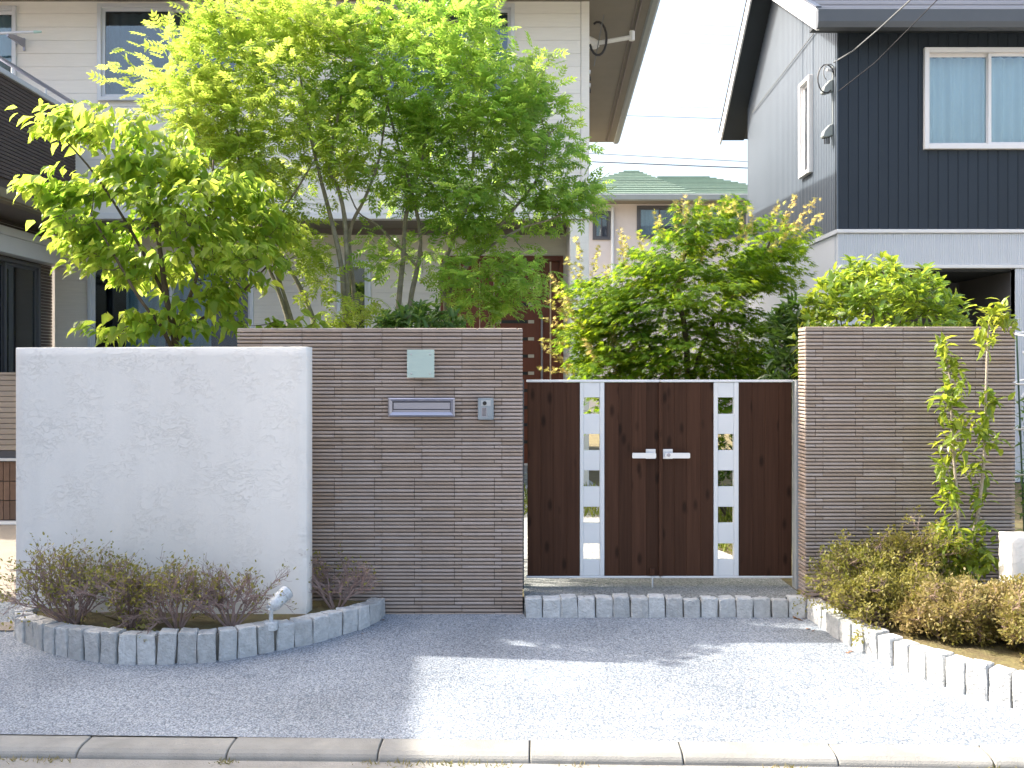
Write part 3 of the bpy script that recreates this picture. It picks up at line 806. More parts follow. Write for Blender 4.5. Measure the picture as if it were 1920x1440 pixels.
window(wh, fnU, *wins_up[2], M['frame'], 'curtain_dark', 2)
MB(fnU).box(-8.6, XR + .01, 3.255, 3.328, -.1, .03).build('fascia_band', M['white_trim'], wh, bevel=.004)
# right-hand side wall (faces right, unseen from the street) and back
mb = MB(); mb.add([(XR, YU + .1, .2), (XR + .26, 17.0, .2), (XR + .26, 17.0, 5.77), (XR, YU + .1, 5.77), (XR - .1, YU + .1, .2), (XR + .16, 17.0, .2), (XR + .16, 17.0, 5.77), (XR - .1, YU + .1, 5.77)],
                  [(0, 1, 2, 3), (4, 7, 6, 5), (0, 4, 5, 1), (3, 2, 6, 7), (0, 3, 7, 4), (1, 5, 6, 2)])
mb.build('side_wall', M['siding'], wh)
MB().box(-8.6, XR + .25, 16.9, 17.0, .2, 5.77).build('back_wall', M['siding'], wh)
# porch ceiling, pillar, ground floor
MB().box(-8.6, XR - .01, YU + .1, YL + .1, 3.262, 3.30).build('porch_ceiling', M['soffit'], wh)
MB().box(-8.6, XR - .2, YL - .04, YL - .004, 3.19, 3.26).build('ceiling_trim', M['beam'], wh)
MB().box(ux(1069), XR - .004, YU + .0, YL, .2, 3.254).build('pillar', M['siding'], wh, bevel=.006)
fnL = front(YL)
lx = lambda px: ux(px, YL)
lv = lambda py: vz(py, YL)
wins_lo = [(lx(166), lx(476), .42, 2.86), (lx(632), lx(696), .95, lv(488))]
door_h = (lx(826), lx(1056), .38, lv(480))
siding(wh, fnL, -5.62, XR - .2, .20, 3.26, .152, M['siding_low'], wins_lo + [door_h], gap=.003)
window(wh, fnL, *wins_lo[0], M['frame'], 'curtain', 2, glass='glass', cgap=[(lx(226), lx(300)), (lx(318), lx(390))])
window(wh, fnL, *wins_lo[1], M['frame'], 'curtain_dark', 1, glass='glass_dark')
# entrance door
dr = MB(fnL)
dr.box(door_h[0], door_h[0] + .05, door_h[2], door_h[3], -.12, .02); dr.box(door_h[1] - .05, door_h[1], door_h[2], door_h[3], -.12, .02)
dr.box(door_h[0] + .05, door_h[1] - .05, door_h[3] - .06, door_h[3], -.12, .02)
dro = dr.build('door', M['door'], wh, bevel=.004)
for (a, b) in ((831, 862), (863, 899), (900, 926)):
    mb = MB(fnL); mb.box(lx(a), lx(b) - .006, door_h[2], door_h[3] - .06, -.10, -.045); mb.build('side_panel', M['door'], dro, bevel=.004)
edges = [480 + 5]
py = 503.0; slits = []
while py < 880:
    slits.append(py); py += 32.3
mb = MB(fnL); mb.box(lx(927), lx(1031), door_h[2], door_h[3] - .062, -.10, -.05); mb.build('door_leaf', M['door'], dro, bevel=.003)
mb = MB(fnL); mb.box(lx(1034), lx(1053), door_h[2], door_h[3] - .062, -.10, -.045); mb.build('side_panel', M['door'], dro, bevel=.003)
for s in slits:
    z0, z1 = lv(s + 6), lv(s)
    if z0 < .45: break
    for (a, b) in ((928.5, 939.5), (990.5, 1001.5)):
        MB(fnL).box(lx(a), lx(b), z0, z1, -.0495, -.044).build('inlay', M['cream'], dro)
    MB(fnL).box(lx(940.5), lx(989.5), z0, z1, -.0495, -.047).build('slit', M['black'], dro)
MB(fnL).tube([(lx(1016), 1.2, 0.0), (lx(1016), 2.2, 0.0)], .014, 10).build('handle', M['steel'], dro)
for z in (1.3, 2.1): MB(fnL).tube([(lx(1016), z, -.0495), (lx(1016), z, -.014)], .008, 8).build('handle', M['steel'], dro)
MB().box(-1.3, XR - .21, YL - .9, YL - .02, .18, .36).build('porch_floor', M['washed'], wh, bevel=.01)
# main roof with wide eaves
EZ = 5.75
rc = [(-9.4, 10.25), (1.556, 10.25), (1.87, 17.7), (-9.4, 17.7)]
mb = MB(); mb.add([(x, y, EZ) for x, y in rc] + [(x, y, EZ + .03) for x, y in rc], [(0, 1, 2, 3), (7, 6, 5, 4), (0, 1, 5, 4), (1, 2, 6, 5), (2, 3, 7, 6), (3, 0, 4, 7)])
mb.build('soffit', M['soffit'], wh)
ridge = [(-5.7, 13.98, 7.5), (-2.0, 13.98, 7.5)]
mb = MB(); mb.add([(x, y, EZ + .14) for x, y in [(-9.45, 10.2), (1.60, 10.2), (1.92, 17.75), (-9.45, 17.75)]] + ridge, [(0, 1, 5, 4), (1, 2, 5), (2, 3, 4, 5), (3, 0, 4), (3, 2, 1, 0)])
mb.build('roof', M['roof_brown'], wh)
def gutter(root, a, b, m, w=.11, h=.13):
    a = Vector(a); b = Vector(b); d = (b - a).normalized(); n = Vector((d.y, -d.x, 0))
    prof = [(0, h), (0, .02), (.02, 0), (w*.7, 0), (w, .035), (w, h), (w - .012, h), (w - .012, .05)]
    mb = MB(); mb.loft([[p + n*x + Vector((0, 0, z)) for x, z in prof] for p in (a, b)])
    return mb.build('gutter', m, root)
gutter(wh, (1.557, 10.2, EZ - .02), (1.872, 17.75, EZ - .02), M['gutter'])
mb = MB(); mb.tube([(1.45, 10.3, EZ - .012), (1.76, 17.6, EZ - .012)], .012, 6); mb.build('soffit_trim', M['beam'], wh)
mb = MB(); mb.tube([(1.40, 10.3, EZ - .008), (1.71, 17.6, EZ - .008)], .008, 6); mb.build('soffit_trim', M['beam'], wh)
# balcony wing on the left: its side faces right
XB, XWL = -5.0, -5.65
YN = 8.9
ribs = MB(faceR(XB)); z = 3.42
n_r = 0
while z < 4.40:
    ribs = MB(faceR(XB)); ribs.box(YN, YU - .002, z, z + .030, -.02, .0); ribs.build('ribbed_tile_course', M['dark_tile'], wh); z += .0375
MB().box(XB - .14, XB - .02, YN, YU - .002, 3.31, 4.42).build('balcony_parapet', M['mortar'], wh)
MB().box(-8.6, XB - .02, YN, YN + .12, 3.31, 4.42).build('balcony_parapet', M['dark_tile'], wh)
MB().box(-8.6, XB - .14, YN + .12, YU - .03, 3.32, 3.42).build('balcony_floor', M['soffit'], wh)
MB().box(XB - .17, XB + .03, YN - .02, YU - .003, 4.42, 4.475).build('parapet_cap', M['frame'], wh, bevel=.006)
mb = MB(); mb.tube([(XB - .05, YN, 4.60), (XB - .05, YU - .01, 4.60)], .022, 10); mb.build('handrail', M['steel'], wh)
for yy in (9.0, 9.7, 10.4, 10.9):
    mb = MB(); mb.tube([(XB - .05, yy, 4.47), (XB - .05, yy, 4.59)], .012, 8); mb.build('rail_bracket', M['frame'], wh)
MB().box(XB - .10, XB + .05, YN, YU - .004, 3.185, 3.308).build('balcony_gutter', M['olive'], wh, bevel=.02, seg=2)
MB().box(XWL - .02, XB - .102, YN, YL - .001, 3.20, 3.318).build('balcony_soffit', M['beam'], wh)
fnW = faceR(XWL)
siding(wh, front(YN + .2), -8.6, XWL - .02, .2, 3.2, .0375*4, M['dark_tile'], gap=.008, name='ribbed_tile_course')
ww = (9.3, 11.45, .6, 2.78)
siding(wh, fnW, YN + .2, YL - .002, .2, 3.2, .0375, M['dark_tile'], [ww], gap=.008, name='ribbed_tile_course')
window(wh, fnW, *ww, M['frame_dark'], 'curtain_teal', 3, glass='glass_dark', cgap=[(10.55, 11.0)])
mb = MB(fnW); mb.box(9.25, YL - .01, 2.80, 2.99, -.02, .16); mb.build('shutter_box', M['white_trim'], wh, bevel=.006)
mb = MB(fnW); mb.box(9.25, YL - .01, 2.995, 3.09, -.02, .155); mb.build('shutter_box', M['white_trim'], wh, bevel=.006)

# laundry-pole bracket on the upper wall
t = thing('laundry_bracket', P(42, 95, YU), 'steel laundry pole bracket beside the balcony door top left', 'bracket')
a = P(46, 72, YU); b = P(43, 96, YU)
MB(fnU).box(a.x - .012, a.x + .012, b.z, a.z, 0, .02).build('back_plate', M['steel'], t, bevel=.003)
p1 = P(14, 64, YU - .35)
mb = MB(); mb.add([tuple(Vector((a.x, YU - .02, a.z - .01)) + Vector(q)) for q in ((-.01, 0, 0), (.01, 0, 0), (.01, 0, -.09), (-.01, 0, -.09))] + [tuple(p1 + Vector(q)) for q in ((-.01, 0, .02), (.01, 0, .02), (.01, 0, -.025), (-.01, 0, -.025))],
        [(0, 1, 2, 3), (7, 6, 5, 4), (0, 4, 5, 1), (1, 5, 6, 2), (2, 6, 7, 3), (3, 7, 4, 0)])
mb.build('arm', M['steel'], t)
for dz in (0.02, -.05):
    pass
t2 = thing('laundry_pole', P(20, 62, YU - .3), 'pale steel laundry pole with a mint end cap', 'pole')
q0 = P(-160, 68, YU - .34); q1 = P(64, 60, YU - .34)
MB().tube([q0, q1], .0145, 10).build('tube', M['frame'], t2)
m_mint = mat('mint_cap', (0.38, 0.55, 0.50), .5)
MB().tube([q1, q1 + (q1 - q0).normalized()*.08], [.017, .012], 10).build('end_cap', m_mint, t2)

# service fittings under the white house's eave
t = thing('service_mast', P(1112, 58, 11.35), 'pale bracket arm with black cable loop under the white eave', 'bracket')
Xs = XR + .004
mb = MB(); mb.tube([(Xs + .02, 11.6, 5.46), (Xs + .54, 11.45, 5.50)], .028, 8); mb.build('arm', M['white_trim'], t)
mb = MB(); mb.tube([(Xs + .54, 11.45, 5.46), (Xs + .54, 11.45, 5.57)], .034, 8); mb.build('arm_end', M['white_trim'], t)
mb = MB(); mb.tube([(Xs, 11.6, 5.50), (Xs + .05, 11.6, 5.49), (Xs + .12, 11.58, 5.45), (Xs + .14, 11.58, 5.42)], [.07, .07, .06, .03], 14); mb.build('hood', M['white_trim'], t)
pts = [Vector((Xs + .09 + .085*math.cos(a_)*1.2 + .05, 11.5, 5.50 + .20*math.sin(a_))) for a_ in [math.radians(-160 + i*20) for i in range(15)]]
mb = MB(); mb.tube(pts, .014, 8); mb.build('cable_loop', M['cable'], t)
mb = MB(); mb.tube([(Xs + .2, 11.4, 5.75), (Xs + .1, 11.6, 5.2)], .006, 6); mb.build('drop_cable', M['cable_grey'], t)
for k, zz in enumerate((5.13, 5.05, 4.97, 4.90)):
    mb = MB(); mb.tube([(Xs, 11.6, zz), (Xs + .06, 11.6, zz)], [.02, .026], 10); mb.build('insulator', M['frame'] if k % 2 == 0 else M['cable'], t)

# ------------------------------------------------------------------ the dark house
YD, XD = 11.4, 3.863
dh = thing('dark_house', (5.5, 13.5, 0.2), 'navy metal-clad gabled house with pale grey lower storey on the right', 'house')
fnD = front(YD); fnS = faceL(XD)
dx = lambda px: ux(px, YD)
dv = lambda py: vz(py, YD)
zb = dv(430)             # bottom of the navy storey
wD = (dx(1731), dx(1980), dv(281), dv(91))
siding(dh, fnD, XD + .012, 8.6, zb, 5.62, .1185, M['navy'], [wD], vertical=True, gap=.006, name='metal_board')
MB(fnD).box(XD - .008, XD + .010, zb, 5.62, -.05, .006).build('corner_trim', M['navy_rib'], dh)
window(dh, fnD, *wD, M['frame_white'], 'curtain_blue', 2, front_sash=1, glass='glass_clear', fw=.055, proud=.05, cgap=[(wD[0] + .06, wD[1] - .06)])
YBk = 15.72
zr = lambda y: min(5.56 + .58*(y - 11.12), 5.44 + .8*(16.22 - y)) - .02
wS = (11.98, 12.13, 3.98, 5.10)
# slim window position along the side wall
wS = (XD*F/(1525 - 960), XD*F/(1505 - 960), vz(330, 12.55), vz(148, 12.5))
ribbed(dh, 'ribbed_side_wall', fnS, YD + .004, YBk, lambda u: zb, lambda u: zr(u), .062, M['navy_rib'], [wS])
window(dh, fnS, *wS, M['frame_white'], None, 1, fw=.045, proud=.06)
# lower storey
prism(dh, 'lower_side_wall', [(YD + .01, .2), (YBk, .2), (YBk, zb - .045), (YD + .01, zb - .045)], fnS, -.1, -.012, M['grey_rib'])
prism(dh, 'flashing', [(YD - .012, zb - .05), (YBk, zb - .05), (YBk, zb), (YD - .012, zb)], fnS, -.05, .016, M['grey_rib'])
MB(fnD).box(XD - .012, 8.6, zb - .045, zb - .002, -.05, .03).build('flashing', M['white_trim'], dh, bevel=.004)
zc = dv(503)
porch = (dx(1622), dx(1903))
ribbed(dh, 'ribbed_band', fnD, XD + .002, 8.6, lambda u: zc + .045, lambda u: zb - .048, .0265, M['grey_rib'], depth=.006)
MB(fnD).box(XD, 8.6, zc, zc + .042, -.08, .02).build('band_lip', M['white_trim'], dh, bevel=.004)
ribbed(dh, 'ribbed_jamb', fnD, porch[1], 8.6, lambda u: .2, lambda u: zc - .003, .0265, M['grey_rib'], depth=.006)
MB(fnD).box(XD + .002, porch[0], .2, zc - .003, -.1, -.004).build('lower_wall', M['grey_rib'], dh)
MB().box(porch[0] - .1, porch[1] + .1, YD + 1.5, YD + 1.6, .2, zc).build('porch_wall', M['recess'], dh)
MB().box(porch[0] - .1, porch[0] - .002, YD + .1, YD + 1.5, .2, zc).build('porch_wall', M['recess'], dh)
MB().box(porch[1] + .002, porch[1] + .1, YD + .1, YD + 1.5, .2, zc).build('porch_wall', M['recess'], dh)
MB().box(porch[0], porch[1], YD + .09, YD + 1.5, zc - .03, zc + .01).build('porch_ceiling', M['soffit_dark'], dh)
m_dg = mat('charcoal_door', (0.10, 0.10, 0.118), .45, .05)
YQ = YD + 1.495
pd = MB(); pd.box(ux(1768, YQ), ux(1888, YQ), YQ - .06, YQ, .3, vz(531, YQ)); pdo = pd.build('porch_door', m_dg, dh, bevel=.004)
for (a, b) in ((1804, 561), (1826, 561), (1804, 583), (1826, 583), (1804, 605), (1826, 605), (1804, 627), (1826, 627)):
    p = P(a, b + 11, YQ - .06); q = P(a + 11, b, YQ - .06)
    MB().box(p.x, q.x, YQ - .066, YQ - .061, p.z, q.z).build('door_light', M['black'], pdo)
mb = MB(); mb.tube([P(1878, 600, YQ - .1), P(1878, 680, YQ - .1)], .014, 8); mb.build('pull_handle', M['black'], pdo)
# roof: two slopes, the near one seamed
XV = 3.51
RZ, RY = 7.19, 13.98
def slope_pt(y, up=0.0):
    return (5.50 + .58*(y - 11.12) if y <= RY else RZ - .8*(y - RY)*1.0) + up
def roof_slab(name, y0, z0, y1, z1, x0, x1, th, m):
    mb = MB(); mb.add([(x0, y0, z0), (x1, y0, z0), (x1, y1, z1), (x0, y1, z1), (x0, y0, z0 + th), (x1, y0, z0 + th), (x1, y1, z1 + th), (x0, y1, z1 + th)],
                      [(0, 3, 2, 1), (4, 5, 6, 7), (0, 1, 5, 4), (1, 2, 6, 5), (2, 3, 7, 6), (3, 0, 4, 7)])
    return mb.build(name, m, dh)
roof_slab('roof_slope', 11.10, 5.57, RY, RZ + .04, XV + .03, 8.7, .10, M['roof_dark'])
roof_slab('roof_slope', 16.2, 5.44, RY + .002, RZ + .04, XV + .03, 8.7, .10, M['roof_dark'])
roof_slab('roof_soffit', 16.2, 5.42, RY + .002, RZ + .02, XV + .02, XD + .05, .016, M['soffit_dark'])
roof_slab('roof_soffit', 11.12, 5.53, RY, RZ + .02, XV + .02, XD + .05, .016, M['soffit_dark'])
MB().box(XV + .02, 8.7, 11.02, YD - .006, 5.53, 5.56).build('eave_soffit', M['soffit_dark'], dh)
roof_slab('barge_board', 11.06, 5.44, RY, RZ - .07, XV, XV + .028, .25, M['white_trim'])
roof_slab('barge_board', 16.24, 5.36, RY + .002, RZ - .07, XV, XV + .028, .20, M['white_trim'])
roof_slab('barge_cap', 16.26, 5.565, RY + .002, RZ + .135, XV - .015, XV + .05, .02, M['roof_dark'])
roof_slab('barge_cap', 11.04, 5.695, RY, RZ + .185, XV - .015, XV + .05, .02, M['roof_dark'])
for k in range(9):
    y = 11.2 + k*.32; z = 5.67 + (y - 11.10)*(RZ + .04 - 5.57)/(RY - 11.10)
    mb = MB(); mb.box(XV + .06, 8.7, y, y + .03, z + .004, z + .035); mb.build('roof_seam', M['roof_seam'], dh)
gx0 = dx(1528) - .05
mb = MB(); prof = [(11.10, 5.45), (11.10, 5.67), (11.0, 5.67), (10.985, 5.66), (10.985, 5.52), (11.01, 5.46)]
mb.loft([[(x, y, z) for y, z in prof] for x in (XV - .005, 8.7)]); mb.build('gutter', M['gutter_dark'], dh)

# service entry on the dark house
t = thing('service_hood', (XD - .06, 11.56, 4.3), 'grey service hoods and looped cables at the corner of the navy house', 'cable hood')
def hood(z, s=1.0):
    mb = MB(); r = []
    for (dxx, zz) in ((0, .12*s), (-.05*s, .10*s), (-.11*s, .03*s), (-.13*s, -.04*s), (-.10*s, -.055*s), (0, -.03*s)):
        r.append((XD - .012 + dxx, zz + z))
    mb.loft([[(x, y, zz) for x, zz in r] for y in (11.50, 11.60)]); mb.build('hood', M['gutter'], t, bevel=.01)
hood(4.90); hood(4.37)
for k in range(3):
    mb = MB(); mb.tube([(XD - .05 - .025*k, 11.55, 4.33), (XD - .05 - .025*k, 11.55, 4.25)], .009, 6); mb.build('cable_end', M['cable'], t)
pts = [Vector((XD - .10 + .10*math.cos(a_), 11.5, 5.02 + .17*math.sin(a_))) for a_ in [math.radians(20 + i*22) for i in range(14)]]
mb = MB(); mb.tube(pts, .008, 6); mb.build('cable_loop', M['cable'], t)
pts = [Vector((XD - .08 + .07*math.cos(a_), 11.45, 5.08 + .10*math.sin(a_))) for a_ in [math.radians(-30 + i*25) for i in range(12)]]
mb = MB(); mb.tube(pts, .006, 6); mb.build('cable_loop', M['cable_grey'], t)
mb = MB(); mb.tube([(XD - .012, 11.52, 5.18), (XD - .012, 11.52, 4.2)], .010, 6); mb.build('conduit', M['gutter'], t)
mb = MB(); mb.tube([(XD - .012, 11.52, 5.12), (XD - .10, 11.48, 5.12)], .016, 8); mb.build('bracket', M['frame'], t)

# ------------------------------------------------------------------ green-roofed house far behind
YF = 26.0
gh = thing('green_roofed_house', (6, 30, 0.2), 'distant mauve house with green slate hip roof between the two houses', 'house')
fnF = front(YF); fx = lambda px: ux(px, YF); fv = lambda py: vz(py, YF)
wF = [(fx(1194), fx(1279), fv(448), fv(386)), (fx(1111), fx(1145), fv(450), fv(396)), (fx(1300), fx(1398), fv(448), fv(386))]
mb = MB(fnF)
for q in cells(fx(1040), fx(1440), .2, fv(378), wF): mb.box(*q, -.1, 0)
mb.build('wall', M['far_wall'], gh)
MB().box(fx(1040), fx(1040) + .1, YF + .1, 33, .2, fv(378)).build('wall', M['far_wall'], gh)
MB().box(fx(1440) - .1, fx(1440), YF + .1, 33, .2, fv(378)).build('wall', M['far_wall'], gh)
for q in wF: window(gh, fnF, *q, M['frame_dark'], 'curtain_blue', 2, fw=.07, cgap=[(q[0] + .1, (q[0] + q[1])/2)])
mb = MB(fnF); mb.tube([(fx(1148), .3, .06), (fx(1148), fv(390), .06)], .045, 8); mb.build('downpipe', M['frame'], gh)
ez = fv(384); YE = YF - .6
MB().box(fx(1030), fx(1450), YE + .02, YF + 8, ez + .02, ez + .08).build('soffit', M['soffit'], gh)
MB().box(fx(1030) - .05, fx(1450) + .05, YE - .12, YE, ez, ez + .17).build('gutter', M['gutter'], gh, bevel=.02)
# slate courses: a ridge part on the left, a hip that falls away to the right
n = 13
def hip(x0, x1, t0, t1, ztop, ya, yb, zb_, n):
    for k in range(n):
        f0, f1 = k/n, (k+1)/n
        a0, a1 = x0 + (t0-x0)*f0, x1 + (t1-x1)*f0
        b0, b1 = x0 + (t0-x0)*f1, x1 + (t1-x1)*f1
        y0, y1 = ya + (yb-ya)*f0, ya + (yb-ya)*f1
        z0, z1 = zb_ + (ztop-zb_)*f0, zb_ + (ztop-zb_)*f1
        mb = MB(); mb.add([(a0, y0, z0 + .05), (a1, y0, z0 + .05), (b1, y1 + .05, z1 + .02), (b0, y1 + .05, z1 + .02), (a0, y0, z0 - .01), (a1, y0, z0 - .01), (b1, y1 + .05, z1 - .08), (b0, y1 + .05, z1 - .08)],
                          [(0, 1, 2, 3), (4, 7, 6, 5), (0, 4, 5, 1), (1, 5, 6, 2), (2, 6, 7, 3), (3, 7, 4, 0)])
        mb.build('slate_course', M['roof_green'], gh)
zt1 = CZ + (700 - 320)/F*30.0
zt2 = CZ + (700 - 331)/F*29.4
hip(fx(1030), fx(1300), ux(1178, 30), ux(1192, 30), zt1, YE, 30.0, ez + .17, 14)
hip(fx(1130), fx(1480), ux(1240, 29.4), ux(1318, 29.4), zt2, YE + .02, 29.4, ez + .165, 12)

# ------------------------------------------------------------------ terrace front at the far left
YT = 8.46
tf = thing('terrace_front', (-5.2, YT, .15), 'taupe slat screen over a brown tile plinth at the left edge', 'terrace')
tx0, tx1 = -7.5, -3.9
zt = lambda py: CZ - (py - 700)/F*YT
MB().box(tx0, tx1, YT + .02, YT + .15, .1, zt(860)).build('plinth', M['mortar'], tf)
z = zt(975) + .004
for r in range(3):
    x = tx0
    h = (zt(866) - zt(975))/3
    while x < tx1 - .02:
        mb = MB(); mb.box(x, x + .052, YT + .006, YT + .03, z, z + h - .008); mb.build('brick', M['brick'], tf); x += .058
    z += h
MB().box(tx0, tx1, YT - .02, YT + .18, zt(864), zt(859)).build('nosing', M['white_trim'], tf)
MB().box(tx0, tx1, YT + .01, YT + .12, zt(858.5), zt(845)).build('base_rail', M['frame_dark'], tf)
z = zt(844)
while z < zt(703):
    mb = MB(); mb.box(tx0, tx1, YT + .0, YT + .03, z, z + .043); mb.build('slat', M['slat'], tf, bevel=.003); z += .0475
MB().box(tx0, tx1, YT - .008, YT + .05, z, z + .02).build('top_rail', M['slat'], tf)
MB().box(tx0, tx1, YT + .04, YT + .06, zt(845), z).build('backing', M['frame_dark'], tf)
MB().box(tx0, tx1, YT - .12, YT + .005, .1, zt(976)).build('footing', M['white_trim'], tf, bevel=.01)

# ------------------------------------------------------------------ neighbour's house off to the left (casts the shade on the forecourt)
nh = thing('neighbour_house', (-11, 2.5, 0), 'neighbouring house out of view to the left that shades the forecourt', 'house')
nx = -7.21; nzz = 5.85; ny0, ny1 = -6.0, 7.3
MB().box(nx - 6.0, nx, ny0 + .3, ny1 - .25, -.1, nzz + .05).build('wall', M['far_wall'], nh)
mb = MB(); mb.add([(nx + .55, ny0, nzz), (nx + .55, ny1, nzz), (nx - 3.0, ny1, nzz + 1.3), (nx - 3.0, ny0, nzz + 1.3), (nx - 6.5, ny1, nzz), (nx - 6.5, ny0, nzz)],
                  [(0, 1, 2, 3), (3, 2, 4, 5), (0, 5, 4, 1), (1, 4, 2), (0, 3, 5)])
mb.build('roof', M['roof_brown'], nh)
window(nh, faceR(nx + .03), 1.0, 2.8, 3.6, 4.8, M['frame'], 'curtain', 2, room=.2)

# ------------------------------------------------------------------ overhead lines
def wire(label, pts, r, m, sag=0.0, name='overhead_wire', group='overhead wires'):
    a, b = Vector(pts[0]), Vector(pts[1]); n = 24; L = []
    for i in range(n + 1):
        f = i/n; p = a + (b - a)*f; p.z -= sag*4*f*(1 - f); L.append(p)
    return tag(MB().tube(L, r, 5).build(name, m), label, 'wire', group)
for (ya, yb, r, mm, lab) in ((40, 51, .006, 'cable_far', 'topmost faint wire in the sky gap'), (57, 68, .006, 'cable_far', 'second faint wire from the top of the sky gap'),
                          (74, 85, .006, 'cable_far', 'third faint wire from the top of the sky gap'), (182, 185, .006, 'cable_far', 'faint wire above the middle of the sky gap'),
                          (199, 203, .008, 'cable_far', 'thin wire just above the grey middle wire'), (216, 224, .012, 'cable_grey', 'grey wire across the middle of the sky gap'),
                          (290, 303, .014, 'cable_grey', 'upper of the two wires over the green roof'), (305, 315, .020, 'cable', 'thick lower wire over the green roof')):
    a, b = P(1150, ya, 38), P(1400, yb, 38)
    d = b - a
    wire(lab, (a - d*4, b + d*3), r, M[mm])
tag(MB().tube([P(1563, 117, 11.5), P(1600, 95, 11.0), P(1650, 52, 10.2), P(1712, -5, 9.4), P(1900, -190, 7.5), P(2300, -560, 5.0)], .009, 6).build('service_cable', M['cable_grey']), 'twisted service cable rising from the hooded bracket past the roof', 'cable', 'service cables')
tag(MB().tube([P(1571, 172, 11.38), P(1640, 118, 10.7), P(1762, -5, 9.6), P(2000, -230, 7.6), P(2400, -600, 5.4)], .0055, 6).build('service_cable', M['cable']), 'thin black cable slanting across the navy front wall', 'cable', 'service cables')
aY = XD*F/(1535 - 960); bY = (XD - .03)*F/(1411 - 960)  # shadow of the service drop on the wall, modelled as a thin tube
tag(MB().tube([Vector((XD - .03, aY, vz(56, aY))), Vector((XD - .03, bY, vz(211, bY)))], .007, 6).build('wire_shadow_line', M['cable_grey']), 'thin dark tube standing in for a wire shadow across the ribbed side wall', 'cable')

# ------------------------------------------------------------------ plants
def nrm(a):
    return a / np.maximum(np.linalg.norm(a, axis=-1, keepdims=True), 1e-9)

def frames(axis, up):
    x = nrm(axis); y = nrm(np.cross(up, x)); z = np.cross(x, y)
    return x, y, z

def scatter(name, tv, tf, pos, axis, up, size, m, parent=None, flat=True):
    """one mesh of many copies of a leaf template"""
    tv = np.asarray(tv, float); pos = np.asarray(pos); n = len(pos); k = len(tv)
    x, y, z = frames(np.asarray(axis), np.asarray(up))
    size = np.asarray(size).reshape(-1, 1, 1)
    V = pos[:, None, :] + size*(tv[None, :, 0:1]*x[:, None, :] + tv[None, :, 1:2]*y[:, None, :] + tv[None, :, 2:3]*z[:, None, :])
    V = V.reshape(-1, 3)
    lens = np.array([len(f) for f in tf]); flatf = np.concatenate([np.array(f) for f in tf])
    loops = (flatf[None, :] + (np.arange(n)*k)[:, None]).ravel()
    me = bpy.data.meshes.new(name)
    me.vertices.add(len(V)); me.vertices.foreach_set('co', V.ravel().astype(np.float32))
    me.loops.add(len(loops)); me.loops.foreach_set('vertex_index', loops.astype(np.int32))
    tot = np.tile(lens, n); st = np.concatenate([[0], np.cumsum(tot)[:-1]])
    me.polygons.add(len(tot)); me.polygons.foreach_set('loop_start', st.astype(np.int32))
    me.update(calc_edges=True)
    return link(name, me, m, parent)

def leaf_t(w=.2, droop=.18, fold=.05, tipw=.6):
    """leaf along +x, length 1, folded on its midrib and drooping"""
    v = [(0, 0, 0), (.3, w, fold - droop*.05), (.3, 0, -droop*.05), (.3, -w, fold - droop*.05), (.68, w*tipw, fold - droop*.4), (.68, 0, -droop*.4), (.68, -w*tipw, fold - droop*.4), (1, 0, -droop)]
    f = [(0, 2, 1), (0, 3, 2), (1, 2, 5, 4), (2, 3, 6, 5), (4, 5, 7), (5, 6, 7)]
    return v, f

def small_leaf_t(w=.3):
    return [(0, 0, 0), (.5, w, .03), (.5, -w, .03), (1, 0, -.08)], [(0, 2, 3, 1)]

def pinnate_t(n=4, w=.075, ll=.36):
    """compound leaf, length 1: pairs of leaflets and a terminal one"""
    V, Fc = [], []
    lv_, lf_ = leaf_t(w/ll, .25, .04)
    def leaflet(o, ang, s, dz):
        b = len(V); ca, sa = math.cos(ang), math.sin(ang)
        for (x, y, z) in lv_:
            x, y, z = x*s, y*s, z*s
            V.append((o[0] + x*ca - y*sa, o[1] + x*sa + y*ca, o[2] + z + dz))
        for f in lf_: Fc.append(tuple(i + b for i in f))
    for i in range(n):
        t_ = .25 + .55*i/(n - 1); z = -.22*t_*t_
        for s in (-1, 1): leaflet((t_, 0, z), s*(1.05 - .2*t_), ll*(1 - .15*abs(t_ - .5)), 0)
    leaflet((.82, 0, -.17), 0, ll*1.05, 0)
    b = len(V)      # the stalk
    V.extend([(0, .006, 0), (0, -.006, 0), (.85, -.004, -.17), (.85, .004, -.17)]); Fc.append((b, b+1, b+2, b+3))
    return V, Fc

def palmate_t():
    """maple leaf with five pointed lobes"""
    V = [(0.12, 0, 0)]
    lob = [(-118, .42), (-96, .16), (-72, .72), (-52, .28), (-34, .92), (-16, .34), (0, 1.0), (16, .34), (34, .92), (52, .28), (72, .72), (96, .16), (118, .42)]
    for a, r in lob:
        a = math.radians(a); V.append((.12 + r*.85*math.cos(a), r*.85*math.sin(a), -.22*r*r))
    Fc = [(0, i, i + 1) for i in range(1, len(lob))]
    return V, Fc

def wp(px, py, Y): return np.array(P(px, py, Y))

def blob_points(blobs, n, rng, shell=.55):
    """points spread through ellipsoids given as (px, py, Y, rx px, ry px, rY m), more near their surface"""
    w = np.array([b[3]*b[4] for b in blobs], float); w /= w.sum()
    out = []
    for k in rng.choice(len(blobs), n, p=w):
        b = blobs[k]; s = b[2]/F
        d = rng.normal(size=3); d /= np.linalg.norm(d)
        r = shell + (1 - shell)*rng.random() if rng.random() < .75 else rng.random()**.5*shell
        c = wp(b[0], b[1], b[2])
        out.append(c + d*r*np.array([b[3]*s, b[5], b[4]*s]))
    return np.array(out)

